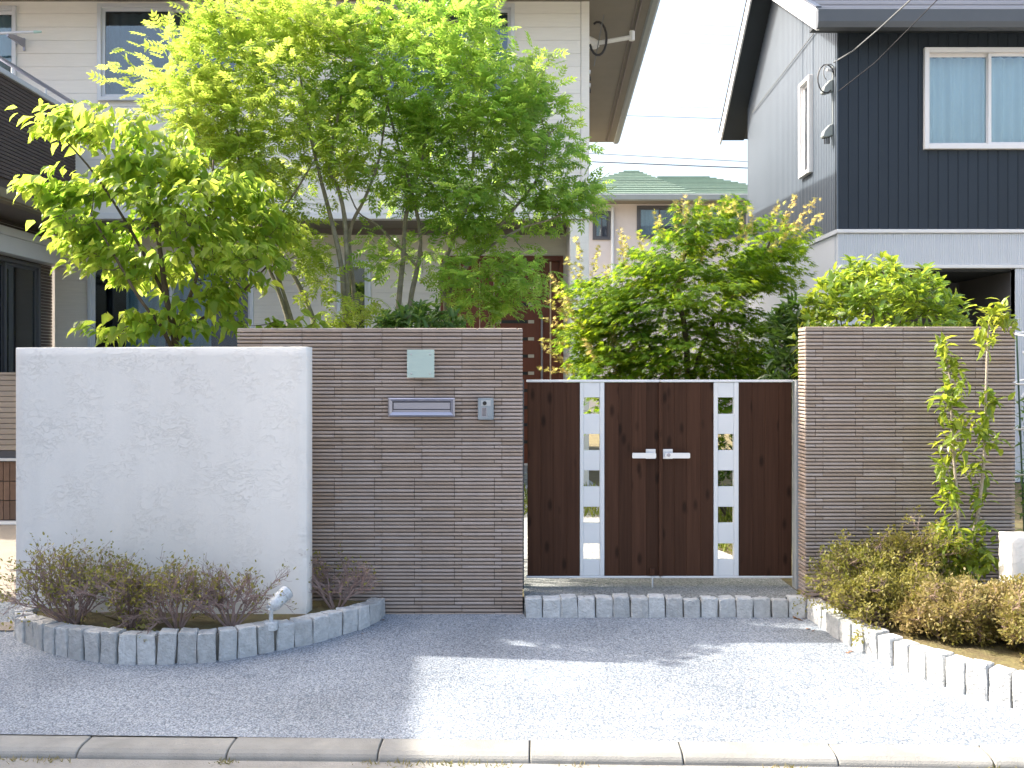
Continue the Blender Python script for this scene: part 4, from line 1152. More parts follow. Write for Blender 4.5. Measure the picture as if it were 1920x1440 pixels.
def tree_limbs(stems, targets, rng, r_twig=.0035, r_max=.014, bow=.10):
    """stems: list of (points, r0, r1). Every target gets a branch from the nearest limb. Returns trunk MB, branch MB, arrival directions"""
    tr, br = MB(), MB(); N, R = [], []
    for pts, r0, r1 in stems:
        pts = [Vector(p) for p in pts]; dense = []
        for i in range(len(pts) - 1):
            for f in np.linspace(0, 1, 5)[:-1]:
                a = pts[max(i-1, 0)]; b = pts[i]; c = pts[i+1]; d = pts[min(i+2, len(pts)-1)]
                t_ = f
                q = 0.5*((2*b) + (-a + c)*t_ + (2*a - 5*b + 4*c - d)*t_*t_ + (-a + 3*b - 3*c + d)*t_**3)
                dense.append(q)
        dense.append(pts[-1])
        rr = [r0 + (r1 - r0)*i/(len(dense) - 1) for i in range(len(dense))]
        rr = [r*rng.uniform(.93, 1.07) for r in rr]
        tr.tube(dense, rr, 8)
        for i, p in enumerate(dense):
            if i > len(dense)*.3: N.append(np.array(p)); R.append(rr[i])
    dirs = np.zeros((len(targets), 3))
    NA = np.array(N)
    order = np.argsort([np.min(np.linalg.norm(NA - t_, axis=1)) for t_ in targets])
    for k in order:
        c = np.array(targets[k]); NA = np.array(N)
        d = np.linalg.norm(NA - c, axis=1) + .9*np.maximum(0, NA[:, 2] - c[2] + .03)
        i = int(np.argmin(d)); p0 = NA[i]; L = np.linalg.norm(c - p0)
        r0 = min(R[i]*.75, r_twig + .009*L, r_max); r1 = r_twig*.55
        side = rng.normal(size=3)*L*.07
        pts = []
        for f in (0, .33, .67, 1):
            q = p0 + (c - p0)*f + np.array([0, 0, -1])*L*bow*math.sin(math.pi*f) + side*math.sin(math.pi*f)
            pts.append(q)
        if L > .01:
            br.tube(pts, [r0, r0*.8 + r1*.2, r0*.45 + r1*.55, r1], 5, False)
        for q, r in zip(pts[1:3], (r0*.8, r0*.5)): N.append(q); R.append(max(r, r_twig*.7))
        dirs[k] = (c - p0)/max(L, 1e-6)
    return tr, br, dirs

def finish_tree(t, tr, br, m):
    o = tr.build('trunk', m, t, smooth=True, fix=False)
    br.build('twigs', m, t, smooth=True, fix=False)['kind'] = 'stuff'
    return o

UP = np.array([0, 0, 1.0])

# --- flowering dogwood behind the white wall
def dogwood():
    rng = np.random.default_rng(21); Y = 6.0
    t = thing('dogwood_tree', P(330, 1100, Y), 'dogwood with broad drooping yellow-green leaves behind the white wall', 'tree')
    b = (332, 1090, Y)
    stems = [([P(332, 1130, Y), P(331, 800, Y), P(328, 640, Y), P(312, 560, Y), P(300, 470, Y), P(285, 370, Y), P(262, 300, Y)], .03, .008),
             ([P(328, 650, Y), P(338, 600, Y), P(362, 540, Y - .1), P(380, 470, Y - .1), P(395, 380, Y), P(400, 300, Y)], .016, .006),
             ([P(326, 660, Y), P(300, 610, Y - .1), P(262, 560, Y - .2), P(215, 480, Y - .2), P(170, 400, Y - .1)], .014, .005),
             ([P(329, 640, Y), P(375, 600, Y + .1), P(440, 560, Y + .1), P(500, 500, Y)], .014, .005),
             ([P(312, 560, Y), P(250, 440, Y + .1), P(180, 330, Y), P(120, 260, Y)], .012, .004)]
    blobs = [(130, 225, Y, 64, 46, .3), (105, 345, Y, 58, 38, .3), (215, 265, Y, 75, 60, .45), (250, 360, Y, 100, 65, .5), (170, 440, Y, 75, 50, .4), (330, 300, Y, 80, 60, .45),
             (360, 400, Y - .05, 110, 75, .5), (250, 500, Y, 100, 45, .45), (430, 480, Y - .1, 110, 65, .45), (400, 560, Y - .1, 90, 32, .3), (205, 618, Y - .2, 60, 18, .2), (130, 370, Y, 60, 40, .3),
             (540, 605, Y - .2, 90, 16, .15), (420, 605, Y - .2, 70, 22, .15), (500, 420, Y, 60, 50, .3), (300, 600, Y, 90, 25, .3), (450, 360, Y, 60, 60, .3)]
    T = blob_points(blobs, 440, rng)
    T = T[(T[:, 1] > 5.45) & ((T[:, 1] > 5.75) | (T[:, 2] > 1.95))]
    tr, br, D = tree_limbs(stems, T, rng, .003, .01)
    finish_tree(t, tr, br, M['bark_dark'])
    pos, ax, up, sz = [], [], [], []
    cen = np.array(P(320, 420, Y))
    for c, d in zip(T, D):
        out = nrm(c - cen)
        for _ in range(rng.integers(8, 13)):
            a = rng.normal(size=3)*.75 + out*.55 + d*.35; a[2] = -abs(a[2])*.35 - .28
            pos.append(c + rng.normal(size=3)*np.array([.045, .045, .02])); ax.append(a)
            up.append(UP + rng.normal(size=3)*.35); sz.append(rng.uniform(.062, .108))
    pos, ax, up, sz = map(np.array, (pos, ax, up, sz))
    tv, tf = leaf_t(.27, .30, .07, .62)
    near = np.argsort(pos[:, 1] - 1.2*np.abs(pos[:, 0] + 2.1))[:300]
    mask = np.ones(len(pos), bool); mask[near] = False
    scatter('crown', tv, tf, pos[mask], ax[mask], up[mask], sz[mask], M['l_dog'], t)['kind'] = 'stuff'
    leaf_objs(t, tv, tf, pos[near], ax[near], up[near], sz[near], M['l_dog'])

def leaf_objs(t, tv, tf, pos, ax, up, sz, m):
    me = bpy.data.meshes.new('leaf'); me.from_pydata(tv, [], tf); me.materials.append(m)
    x, y, z = frames(ax, up)
    for i in range(len(pos)):
        o = bpy.data.objects.new('leaf', me); COL.objects.link(o); adopt(o, t)
        Mx = Matrix([[x[i][k]*sz[i], y[i][k]*sz[i], z[i][k]*sz[i], pos[i][k]] for k in range(3)] + [[0, 0, 0, 1]])
        o.matrix_basis = Mx
dogwood()

# --- evergreen ashes with compound leaves
def ash(label, stems, blobs, n, seed, m, cen_px, Y, lo=.085, hi=.14, per=(10, 16)):
    rng = np.random.default_rng(seed)
    t = thing('ash_tree', P(cen_px[0], 1080, Y), label, 'tree', 'multi-stemmed ash trees behind the tiled wall')
    T = blob_points(blobs, n, rng, .5)
    T = T[T[:, 1] > 5.85]
    tr, br, D = tree_limbs(stems, T, rng, .003, .011, .05)
    finish_tree(t, tr, br, M['bark'])
    pos, ax, up, sz = [], [], [], []
    cen = np.array(P(*cen_px, Y))
    for c, d in zip(T, D):
        out = nrm(c - cen)
        for _ in range(rng.integers(*per)):
            a = rng.normal(size=3)*.8 + out*.5 + d*.5; a[2] = a[2]*.6 + .05
            pos.append(c + rng.normal(size=3)*.06); ax.append(a); up.append(UP + rng.normal(size=3)*.45); sz.append(rng.uniform(lo, hi))
    tv, tf = pinnate_t()
    scatter('crown', tv, tf, np.array(pos), np.array(ax), np.array(up), np.array(sz), m, t)['kind'] = 'stuff'

Y = 6.75
ash('yellow-green multi-stemmed ash left of centre behind the tiled wall',
    [([P(655, 1090, Y), P(652, 750, Y), P(648, 615, Y), P(640, 500, Y), P(618, 400, Y), P(600, 330, Y), P(575, 220, Y), P(560, 120, Y)], .026, .007),
     ([P(660, 1090, Y), P(656, 760, Y), P(653, 600, Y), P(648, 430, Y), P(636, 360, Y), P(618, 310, Y), P(640, 180, Y), P(650, 60, Y)], .024, .006),
     ([P(668, 1090, Y), P(666, 720, Y), P(664, 560, Y + .1), P(655, 440, Y + .1), P(685, 370, Y), P(710, 300, Y), P(725, 200, Y)], .022, .006),
     ([P(610, 1090, Y - .1), P(600, 700, Y - .1), P(590, 610, Y - .1), P(563, 540, Y - .1), P(540, 500, Y - .1), P(505, 440, Y - .1), P(480, 340, Y), P(440, 240, Y)], .022, .006),
     ([P(560, 1090, Y), P(552, 700, Y), P(545, 620, Y), P(520, 540, Y), P(500, 490, Y), P(480, 400, Y), P(430, 250, Y), P(380, 170, Y)], .020, .006),
     ([P(570, 1090, Y), P(562, 700, Y), P(552, 620, Y), P(532, 550, Y), P(512, 480, Y), P(530, 400, Y), P(560, 350, Y), P(590, 300, Y)], .018, .005)],
    [(470, 120, Y, 105, 80, .6), (340, 170, Y, 75, 65, .5), (250, 170, Y, 45, 40, .3), (590, 70, Y, 110, 65, .6), (540, 220, Y, 125, 80, .6), (430, 270, Y, 90, 60, .5), (650, 200, Y, 90, 80, .6),
     (490, 330, Y, 80, 50, .5), (640, 300, Y, 80, 50, .5), (520, 420, Y, 85, 40, .4), (570, 480, Y, 60, 30, .3), (700, 40, Y, 70, 50, .4), (590, 530, Y - .2, 30, 30, .2), (680, 580, Y - .2, 55, 40, .3), (420, 40, Y, 50, 40, .3), (390, 210, Y, 80, 60, .45), (520, 30, Y, 90, 45, .5), (360, 90, Y, 45, 45, .3)],
    340, 31, M['l_ashA'], (540, 260), Y)
Y = 6.85
ash('greener multi-stemmed ash right of centre reaching over the front door',
    [([P(752, 1090, Y), P(748, 760, Y), P(746, 600, Y), P(757, 470, Y), P(762, 400, Y), P(790, 300, Y), P(815, 180, Y), P(835, 60, Y)], .026, .006),
     ([P(762, 1090, Y), P(760, 760, Y), P(768, 580, Y), P(783, 500, Y), P(788, 440, Y), P(772, 360, Y), P(740, 250, Y), P(710, 120, Y)], .024, .006),
     ([P(840, 1090, Y), P(836, 760, Y), P(838, 590, Y), P(826, 520, Y), P(850, 450, Y), P(880, 370, Y), P(890, 260, Y), P(905, 140, Y)], .026, .006),
     ([P(835, 1090, Y), P(832, 740, Y), P(838, 570, Y), P(878, 495, Y), P(915, 450, Y), P(965, 390, Y), P(1010, 330, Y), P(1030, 250, Y)], .024, .006),
     ([P(878, 495, Y), P(930, 455, Y - .1), P(985, 425, Y - .1), P(1030, 412, Y - .1), P(1090, 385, Y)], .011, .004),
     ([P(783, 500, Y), P(740, 455, Y), P(705, 420, Y), P(672, 398, Y), P(650, 350, Y)], .011, .004)],
    [(760, 50, Y, 100, 55, .6), (700, 150, Y, 90, 80, .6), (850, 90, Y, 90, 80, .6), (890, 200, Y, 130, 85, .65), (990, 190, Y, 75, 90, .5), (1050, 270, Y, 60, 65, .45), (1090, 365, Y, 62, 38, .4),
     (960, 310, Y, 100, 65, .55), (800, 250, Y, 100, 80, .6), (860, 370, Y, 100, 55, .5), (760, 340, Y, 70, 55, .5), (1020, 380, Y, 70, 35, .4), (880, 430, Y - .1, 80, 35, .4), (970, 510, Y - .3, 62, 45, .35),
     (870, 520, Y - .3, 70, 35, .35), (800, 480, Y, 40, 35, .3), (720, 470, Y, 35, 30, .25), (910, 560, Y - .3, 50, 25, .25), (880, 20, Y, 40, 40, .3)],
    430, 41, M['l_ashB'], (880, 270), Y)

# --- Japanese maple behind the gate
def maple():
    rng = np.random.default_rng(51); Y = 8.2
    t = thing('maple_tree', P(1300, 1040, Y), 'dense green maple with pinkish young tips behind the gate', 'tree')
    stems = [([P(1300, 1045, Y), P(1295, 850, Y), P(1290, 720, Y), P(1285, 620, Y), P(1270, 540, Y), P(1290, 460, Y), P(1310, 420, Y)], .04, .008),
             ([P(1293, 740, Y), P(1320, 640, Y), P(1370, 560, Y), P(1420, 500, Y), P(1450, 440, Y)], .02, .006),
             ([P(1294, 780, Y), P(1240, 680, Y), P(1180, 600, Y), P(1130, 540, Y)], .018, .006),
             ([P(1292, 800, Y), P(1350, 720, Y - .1), P(1420, 660, Y - .1)], .014, .005),
             ([P(1292, 820, Y), P(1220, 740, Y - .2), P(1150, 690, Y - .2)], .014, .005)]
    blobs = [(1130, 560, Y, 70, 60, .5), (1110, 640, Y, 55, 55, .45), (1180, 610, Y - .1, 80, 70, .6), (1240, 500, Y, 75, 55, .5), (1300, 440, Y, 75, 50, .5), (1350, 400, Y, 38, 25, .25), (1440, 450, Y, 70, 50, .5), (1410, 510, Y, 85, 50, .5),
             (1300, 560, Y, 110, 70, .7), (1280, 660, Y, 150, 60, .7), (1170, 690, Y - .2, 100, 35, .5), (1400, 640, Y, 95, 60, .6), (1390, 700, Y - .1, 90, 40, .5), (1250, 760, Y, 200, 60, .6), (1440, 730, Y, 60, 60, .4)]
    T = blob_points(blobs, 1150, rng, .6)
    T = T[T[:, 1] > 6.3]
    tr, br, D = tree_limbs(stems, T, rng, .0028, .010, -.03)
    finish_tree(t, tr, br, M['bark_dark'])
    cen = np.array(P(1290, 600, Y))
    pos, ax, up, sz = [], [], [], []
    for c, d in zip(T, D):
        out = nrm((c - cen)*np.array([1, 1, .3])); side = np.cross(out, UP)
        for _ in range(rng.integers(18, 28)):
            u, v = rng.uniform(-.08, .13), rng.normal()*.07
            p = c + out*u + side*v + UP*(rng.normal()*.014 - .25*u*abs(u)/.13)
            a = out*.8 + side*np.sign(v)*rng.random()*.9 + rng.normal(size=3)*.3; a[2] = -.25 + rng.normal()*.15
            pos.append(p); ax.append(a); up.append(UP + rng.normal(size=3)*.30); sz.append(rng.uniform(.046, .076))
    tv, tf = palmate_t()
    scatter('crown', tv, tf, np.array(pos), np.array(ax), np.array(up), np.array(sz), M['l_maple'], t)['kind'] = 'stuff'
    # young shoots: thin upright stems with small peach leaves
    tips = [((1270, 440), (1268, 378)), ((1285, 420), (1283, 372)), ((1310, 415), (1312, 372)), ((1350, 400), (1362, 372)), ((1365, 400), (1372, 380)), ((1240, 440), (1232, 398)), ((1410, 440), (1408, 388)), ((1440, 430), (1462, 382)),
            ((1465, 430), (1490, 366)), ((1480, 430), (1532, 372)), ((1490, 450), (1538, 405)), ((1400, 450), (1380, 392)), ((1170, 500), (1164, 432)), ((1175, 520), (1172, 450)), ((1090, 530), (1083, 450)), ((1110, 520), (1122, 465)),
            ((1100, 545), (1062, 490)), ((1080, 570), (1032, 520)), ((1075, 600), (1030, 565)), ((1070, 620), (1022, 597)), ((1070, 650), (1018, 635)), ((1070, 690), (1020, 648)), ((1080, 700), (1015, 692)), ((1060, 580), (1045, 540)),
            ((1150, 700), (1148, 612)), ((1185, 700), (1188, 618)), ((1180, 620), (1187, 535)), ((1270, 580), (1277, 520)), ((1245, 735), (1250, 685)), ((1280, 735), (1278, 690)), ((1375, 680), (1380, 622)), ((1205, 480), (1200, 440)),
            ((1310, 500), (1320, 455)), ((1270, 500), (1290, 462)), ((1395, 440), (1345, 470)), ((1140, 540), (1135, 500)), ((1120, 680), (1095, 640)), ((1095, 620), (1060, 560)), ((1440, 470), (1500, 420)), ((1330, 410), (1335, 385))]
    sh = MB(); pos, ax, up, sz = [], [], [], []
    for (a, b) in tips:
        yy = Y + rng.uniform(-.45, .1)
        A, B = np.array(P(*a, yy)), np.array(P(*b, yy)); d = nrm(B - A); L = np.linalg.norm(B - A)
        sh.tube([A, (A + B)/2 + rng.normal(size=3)*.01, B], [.0022, .0018, .001], 4, False)
        for f in np.arange(.0, 1.05, .014/L):
            for s in (0, 1):
                c = A + (B - A)*min(f, 1); ang = rng.uniform(0, 6.28)
                o_ = np.array([math.cos(ang), math.sin(ang), 0.1]) + d*.6
                pos.append(c + rng.normal(size=3)*.012); ax.append(o_); up.append(UP*.5 + rng.normal(size=3)*.5); sz.append(rng.uniform(.030, .052))
    sh.build('young_shoots', M['bark_pale'], t, fix=False)['kind'] = 'stuff'
    scatter('young_leaves', tv, tf, np.array(pos), np.array(ax), np.array(up), np.array(sz), M['l_shoot'], t)['kind'] = 'stuff'
maple()

# --- clipped dome shrub, dark shrub, low bush behind the wall
def dome(name, label, c_px, Y, rx, ry, rY, n, size, m, seed, per=9, upw=.9, lw=.2, bark='bark_dark', ground=.2, zmin=None):
    rng = np.random.default_rng(seed)
    t = thing(name, (float(P(*c_px, Y).x), Y, ground), label, 'shrub')
    c = np.array(P(*c_px, Y)); s = Y/F
    stems = []
    for k in range(6):
        a = rng.uniform(0, 6.28); d = np.array([math.cos(a)*rx*s*.5, math.sin(a)*rY*.5, 0])
        b = np.array([c[0], c[1], ground - .03]); top = c + d + np.array([0, 0, ry*s*.35])
        stems.append(([b + d*.08, b*.5 + top*.5 + d*.1, top], .014, .004))
    d = rng.normal(size=(n, 3)); d /= np.linalg.norm(d, axis=1, keepdims=True)
    d[:, 2] = np.where(d[:, 2] < -.5, -d[:, 2], d[:, 2])
    r = np.where(rng.random(n) < .7, rng.uniform(.82, 1.07, n), rng.uniform(.45, .85, n))
    T = c + d*r[:, None]*np.array([rx*s, rY, ry*s])
    T = T[T[:, 2] > ground + .05]
    tr, br, D = tree_limbs(stems, T, rng, .0025, .007, .02)
    finish_tree(t, tr, br, M[bark])
    pos, ax, up, sz = [], [], [], []
    for p in T:
        out = nrm(p - c)
        w = nrm(out*.5 + UP*upw + rng.normal(size=3)*.3)
        for k in range(rng.integers(per - 2, per + 3)):
            a = rng.normal(size=3); a -= w*a.dot(w); a = nrm(a)
            pos.append(p + w*rng.uniform(-.05, .02)); ax.append(a*rng.uniform(.6, 1.1) + w*rng.uniform(.25, 1.0)); up.append(w + rng.normal(size=3)*.3); sz.append(rng.uniform(*size))
    tv, tf = leaf_t(lw, .25, .05, .7)
    scatter('foliage', tv, tf, np.array(pos), np.array(ax), np.array(up), np.array(sz), M[m], t)['kind'] = 'stuff'
    return t
dome('evergreen_shrub', 'bright glossy domed shrub rising behind the right tile wall', (1648, 650), 6.35, 150, 158, .55, 620, (.05, .085), 'l_laurel', 61, upw=.8, lw=.19)
dome('broadleaf_shrub', 'dark narrow shrub squeezed between maple and right tile wall', (1478, 700), 6.75, 34, 130, .25, 110, (.07, .11), 'l_dark', 62, upw=.3, lw=.15)
dome('low_bush', 'feathery low bush peeping over the left tile wall', (785, 660), 6.15, 95, 85, .3, 210, (.05, .085), 'l_nandina', 63, upw=.5, lw=.15)
dome('background_shrub', 'rounded green shrub seen through the right gate openings', (1370, 900), 8.6, 110, 90, .5, 200, (.05, .08), 'l_dark', 64)

dome('sun_block_shrub', 'dense shrub added out of sight behind the white wall to block low sun', (345, 860), 5.95, 190, 205, .26, 420, (.05, .085), 'l_dog', 65)  # unseen filler, added to stop the sun slipping between the two walls

# --- lawn behind the gate
def lawn():
    rng = np.random.default_rng(71); n = 15000
    x = rng.uniform(-1.6, 3.6, n); y = rng.uniform(7.0, 10.6, n)
    keep = (np.abs(x - (.55 - .12*(y - 7))) > .75) | (y > 8.6)
    x, y = x[keep], y[keep]; n = len(x)
    pos = np.stack([x, y, np.full(n, .185) + .007*(y - 7)], 1)
    ax = rng.normal(size=(n, 3))*.5 + UP
    tv = [(0, .06, 0), (0, -.06, 0), (.6, -.045, .05), (.6, .045, .05), (1, 0, .22)]
    o = scatter('lawn_grass', tv, [(0, 1, 2, 3), (3, 2, 4)], pos, ax, rng.normal(size=(n, 3)), rng.uniform(.05, .12, n), M['grass'])
    tag(o, 'sunlit lawn grass seen through the gate openings', 'grass'); o['kind'] = 'stuff'
lawn()

# --- azaleas
def azalea(label, base, rx, ry, h, seed, twig_m, leaf_m, group, nstem=9, leafiness=1.0, lsz=(.014, .026), depth=4, lean=(0, 0)):
    rng = np.random.default_rng(seed)
    t = thing('azalea_bush', base, label, 'shrub', group)
    tw = MB(); pos, ax, up = [], [], []
    base = np.array(base)
    def rec(p, d, L, r, lev):
        q = p + d*L*.5 + rng.normal(size=3)*L*.05; e = q + nrm(d + rng.normal(size=3)*.22 + UP*.06)*L*.5
        tw.tube([p, q, e], [r, r*.85, r*.7], 4 if lev < 2 else 3, False)
        if lev >= depth - 1 or (lev == depth - 2 and rng.random() < .4):
            for _ in range(rng.poisson(3.2*leafiness)):
                pos.append(e + rng.normal(size=3)*.013); ax.append(d*.8 + rng.normal(size=3)*.6 + UP*.2); up.append(rng.normal(size=3)*.5 + UP)
        if lev < depth:
            for _ in range(rng.integers(2, 5) if lev else rng.integers(3, 5)):
                nd_ = nrm(d + rng.normal(size=3)*np.array([.55, .55, .42]) + UP*.10)
                f = rng.uniform(.35, 1.0); s = p + (e - p)*f
                rec(s, nd_, L*rng.uniform(.55, .8), r*.62, lev + 1)
    for k in range(nstem):
        a = 2*math.pi*k/nstem + rng.uniform(-.4, .4); sp = rng.uniform(.35, 1.0)
        d = np.array([math.cos(a)*rx*sp + lean[0], math.sin(a)*ry*sp + lean[1], h*rng.uniform(.6, 1.0)])
        L = np.linalg.norm(d)*.42
        rec(base + np.array([math.cos(a)*.015, math.sin(a)*.015, -.01]), nrm(d), L, .0060, 0)
    tw.build('twigs', M[twig_m], t, fix=False)
    tv, tf = leaf_t(.24, .1, .05, .8)
    n = len(pos)
    scatter('foliage', tv, tf, np.array(pos), np.array(ax), np.array(up), rng.uniform(lsz[0], lsz[1], n), M[leaf_m], t)['kind'] = 'stuff'
g = 'bare azaleas in the left bed'
z0 = .175
LL = (.014, .026)
azalea('tallest half-bare azalea at the left end of the planter', (-2.30, 5.03, z0), .40, .20, .46, 81, 'twig', 'l_azalea', g, 15, .30, LL, 4, lean=(-.10, 0))
azalea('half-bare azalea second from the left in the planter', (-1.98, 4.98, z0), .27, .2, .44, 82, 'twig', 'l_azalea', g, 12, .27, LL, 4)
azalea('half-bare azalea with a short thick stem in mid planter', (-1.72, 4.93, z0), .32, .2, .43, 83, 'twig', 'l_azalea', g, 12, .24, LL, 4)
azalea('thin twiggy azalea nearest the spotlight', (-1.46, 4.98, z0), .36, .2, .40, 84, 'twig', 'l_azalea', g, 11, .10, LL, 4)
azalea('sparse grey azalea right of the white wall before the tiles', (-.98, 5.35, z0), .34, .12, .36, 85, 'twig', 'l_azalea', g, 10, .06, LL, 4)
g = 'dense azaleas in the right bed'
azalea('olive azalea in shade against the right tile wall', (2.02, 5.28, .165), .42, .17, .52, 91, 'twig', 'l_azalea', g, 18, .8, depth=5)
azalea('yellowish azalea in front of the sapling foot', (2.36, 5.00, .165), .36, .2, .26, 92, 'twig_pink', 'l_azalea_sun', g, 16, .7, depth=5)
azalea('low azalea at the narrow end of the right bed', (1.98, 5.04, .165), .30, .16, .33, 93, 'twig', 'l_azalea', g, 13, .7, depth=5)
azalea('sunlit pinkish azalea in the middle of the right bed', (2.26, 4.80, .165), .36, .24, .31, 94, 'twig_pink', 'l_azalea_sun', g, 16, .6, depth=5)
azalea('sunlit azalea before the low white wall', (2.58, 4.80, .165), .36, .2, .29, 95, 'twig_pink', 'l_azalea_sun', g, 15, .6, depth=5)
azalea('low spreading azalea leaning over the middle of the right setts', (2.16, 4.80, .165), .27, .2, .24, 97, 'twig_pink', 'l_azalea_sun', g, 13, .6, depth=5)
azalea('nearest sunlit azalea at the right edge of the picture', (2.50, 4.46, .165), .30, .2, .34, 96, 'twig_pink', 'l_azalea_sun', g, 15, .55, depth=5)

# --- young sapling trained up the right wall
def sapling():
    rng = np.random.default_rng(101); Y = 5.25
    t = thing('young_tree', P(1795, 1128, Y), 'slim two-stemmed sapling with tufts of leaves before the right tile wall', 'tree')
    stems = [([P(1792, 1145, Y), P(1793, 1060, Y), P(1797, 960, Y), P(1790, 880, Y), P(1784, 790, Y), P(1783, 720, Y), P(1768, 655, Y)], .012, .004),
             ([P(1802, 1145, Y), P(1815, 1040, Y), P(1834, 960, Y), P(1845, 860, Y), P(1848, 760, Y), P(1851, 660, Y), P(1854, 590, Y)], .012, .005)]
    blobs = [(1862, 600, 30, 28, 30), (1846, 640, 14, 18, 8), (1785, 690, 24, 32, 22), (1768, 650, 14, 12, 7), (1778, 750, 18, 28, 16), (1792, 780, 16, 14, 6), (1860, 745, 22, 16, 14), (1850, 800, 20, 24, 18), (1862, 835, 14, 12, 6), (1782, 830, 14, 14, 7), (1800, 850, 14, 14, 7),
             (1768, 875, 16, 22, 10), (1835, 870, 16, 14, 7), (1778, 945, 16, 20, 10), (1815, 880, 10, 12, 5), (1772, 990, 18, 16, 9), (1790, 1020, 30, 20, 18), (1800, 1060, 34, 24, 26), (1835, 990, 16, 16, 8), (1840, 1020, 18, 18, 9), (1775, 1060, 18, 16, 10), (1850, 1050, 12, 14, 6), (1890, 605, 10, 12, 4), (1772, 1015, 22, 22, 22), (1815, 1045, 32, 26, 34), (1790, 1075, 32, 16, 28), (1782, 905, 16, 16, 12), (1842, 930, 16, 18, 12), (1800, 800, 16, 18, 12)]
    T, W_ = [], []
    for b in blobs:
        for _ in range(max(3, b[4]//2)):
            p = np.array(P(b[0], b[1], Y)) + rng.normal(size=3)*np.array([b[2]*Y/F*.45, .035, b[3]*Y/F*.45]); T.append(p)
    T = np.array(T)
    tr, br, D = tree_limbs(stems, T, rng, .002, .004, .0)
    tr.build('trunk', M['bark_pale'], t, smooth=True, fix=False); br.build('twigs', M['bark'], t, smooth=True, fix=False)['kind'] = 'stuff'
    pos, ax, up, sz = [], [], [], []
    for p in T:
        for _ in range(rng.integers(4, 7)):
            a = rng.normal(size=3)*.7 + UP*rng.uniform(-.5, .6)
            pos.append(p + rng.normal(size=3)*.016); ax.append(a); up.append(UP + rng.normal(size=3)*.4); sz.append(rng.uniform(.05, .092))
    pos, ax, up, sz = map(np.array, (pos, ax, up, sz))
    tv, tf = leaf_t(.22, .30, .06, .62)
    near = np.argsort(pos[:, 1])[:290]; mask = np.ones(len(pos), bool); mask[near] = False
    scatter('foliage', tv, tf, pos[mask], ax[mask], up[mask], sz[mask], M['l_sap'], t)['kind'] = 'stuff'
    leaf_objs(t, tv, tf, pos[near], ax[near], up[near], sz[near], M['l_sap'])
sapling()

# --- ring trellis at the right edge
def trellis():
    Y = 6.3
    t = thing('ring_trellis', P(1935, 1050, Y), 'white ringed plant support with a climber behind the right wall', 'trellis')
    m_g = mat('green_stake', (.04, .08, .05), .5)
    for px in (1906, 1950, 1985):
        a = P(px, 625, Y + (.12 if px == 1950 else 0)); MB().tube([(a.x + .06, a.y, .2), a], .006, 8).build('stake', m_g, t)
    for k, py in enumerate((627, 715, 800, 890)):
        c = P(1946, py, Y); pts = [(c.x + .14*math.cos(a_), Y + .14*math.sin(a_), c.z + .02*math.sin(a_ + k)) for a_ in np.linspace(0, 2*math.pi, 25)]
        MB().tube(pts, .006, 6).build('ring', M['white_trim'], t)
    for (a, b) in (((1918, 660), (1960, 720)), ((1960, 690), (1915, 745))):
        MB().tube([P(*a, Y - .1), P(*b, Y - .1)], .006, 6).build('tie', M['white_trim'], t)
    rng = np.random.default_rng(5)
    T = blob_points([(1935, 930, Y, 30, 90, .15), (1940, 780, Y, 25, 80, .12)], 70, rng)
    T = np.repeat(T, 5, 0) + rng.normal(size=(350, 3))*.03
    tv, tf = leaf_t(.1, .4, .03)
    scatter('foliage', tv, tf, T, rng.normal(size=(350, 3)) + UP*.4, UP + rng.normal(size=(350, 3))*.4, rng.uniform(.05, .1, 350), M['l_nandina'], t)['kind'] = 'stuff'
trellis()

# --- weeds in the gutter, fallen leaves
def weeds():
    rng = np.random.default_rng(7); pos = []
    for (px, w, n) in ((20, 25, 60), (90, 40, 120), (425, 22, 90), (690, 30, 40), (745, 40, 60), (830, 80, 120), (930, 30, 60), (1080, 30, 40), (1450, 30, 110), (1480, 12, 40), (1880, 60, 160), (1850, 50, 60)):
        for _ in range(n):
            x = (px + rng.normal()*w*.6 - 960)/F*3.77; pos.append((x, kY(x, -.15 - abs(rng.normal())*.022), -.042))
    pos = np.array(pos); n = len(pos)
    ax = rng.normal(size=(n, 3)) + UP*.5
    tv = [(0, .10, 0), (0, -.10, 0), (.6, -.07, .05), (.6, .07, .05), (1, 0, .1)]
    o = scatter('weeds', tv, [(0, 1, 2, 3), (3, 2, 4)], pos, ax, rng.normal(size=(n, 3)), rng.uniform(.010, .030, n), M['weed'])
    tag(o, 'dry and green weeds growing along the gutter below the kerb', 'weeds'); o['kind'] = 'stuff'
weeds()
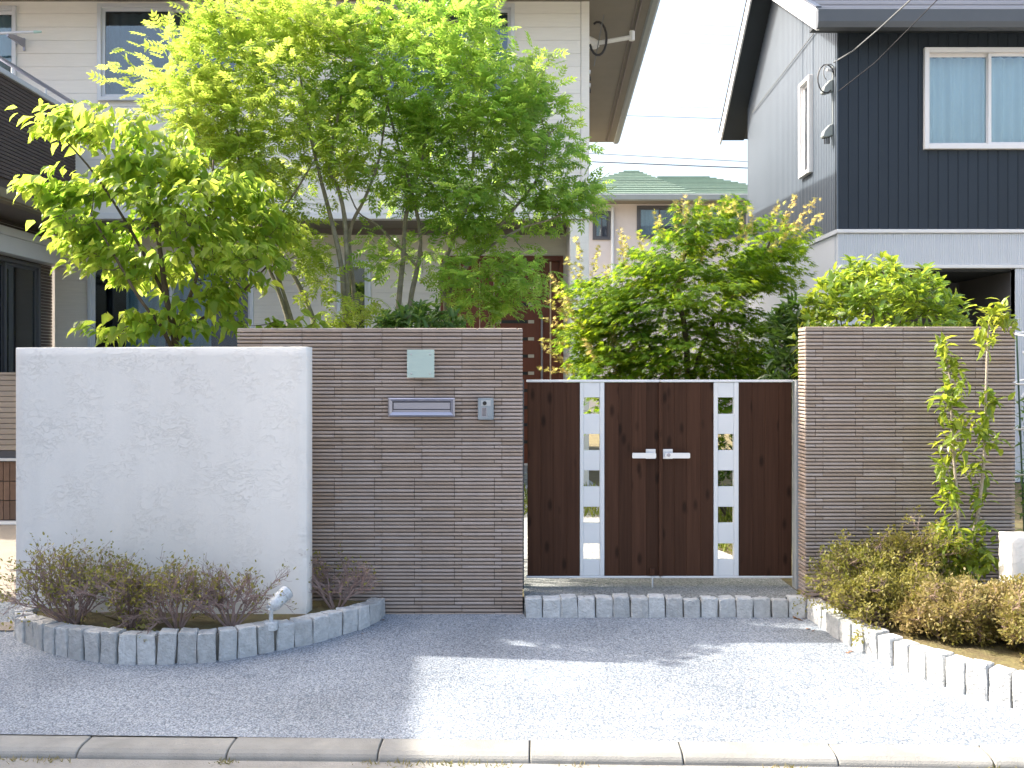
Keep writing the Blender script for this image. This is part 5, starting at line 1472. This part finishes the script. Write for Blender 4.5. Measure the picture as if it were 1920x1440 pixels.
def dead_leaves():
    rng = random.Random(9)
    v = [(-.5, 0, .10), (-.2, .28, .16), (-.2, -.26, .05), (.2, .24, .0), (.2, -.28, .2), (.55, .02, .22), (0, 0, .0)]
    f = [(0, 6, 1), (0, 2, 6), (1, 6, 3), (2, 4, 6), (3, 6, 5), (4, 5, 6)]
    me = bpy.data.meshes.new('dry_leaf'); me.from_pydata(v, [], f); me.materials.append(M['dead'])
    k = 0
    SPOTS = ((750, 1421, .035, 'g'), (762, 1424, .03, 'g'), (1052, 1429, .03, 'g'), (1065, 1431, .022, 'g'), (1180, 1430, .02, 'g'), (1845, 1431, .03, 'g'), (1860, 1433, .025, 'g'), (718, 1163, .028, 's'),
                               (1146, 1157, .03, 's'), (1208, 1156, .028, 's'), (1218, 1155, .025, 's'), (1108, 1157, .02, 's'), (1492, 1160, .04, 'p'), (1500, 1163, .035, 'p'), (1508, 1160, .035, 'p'), (1515, 1180, .03, 'p'),
                               (1525, 1183, .025, 'p'), (1590, 1224, .028, 'p'), (1597, 1222, .022, 'p'), (1407, 1272, .016, 'p'), (1415, 1155, .025, 's'), (680, 1188, .018, 's'))
    ORD = ('first', 'second', 'third', 'fourth', 'fifth', 'sixth', 'seventh', 'eighth', 'ninth')
    for (px, py, s, where) in SPOTS:
        o = bpy.data.objects.new('dry_leaf', me); COL.objects.link(o)
        if where == 'g':
            Yg = (CZ + .042)*F/(py - 700); p = Vector(((px - 960)/F*Yg, Yg, -.044))
        else: p = G(px, py)
        o.location = p; o.scale = (s, s, s); o.rotation_euler = (rng.uniform(-.2, .2), rng.uniform(-.2, .2), rng.uniform(0, 6.3))
        place = {'g': 'gutter below the kerb', 's': 'foot of the granite setts', 'p': 'paving beside the right planter'}[where]
        tag(o, '%s curled brown dry leaf from the left at the %s' % (ORD[sorted(q[0] for q in SPOTS if q[3] == where).index(px)], place), 'leaf',
            {'g': 'dry leaves in the gutter', 's': 'dry leaves by the setts', 'p': 'dry leaves by the right planter'}[where])
dead_leaves()
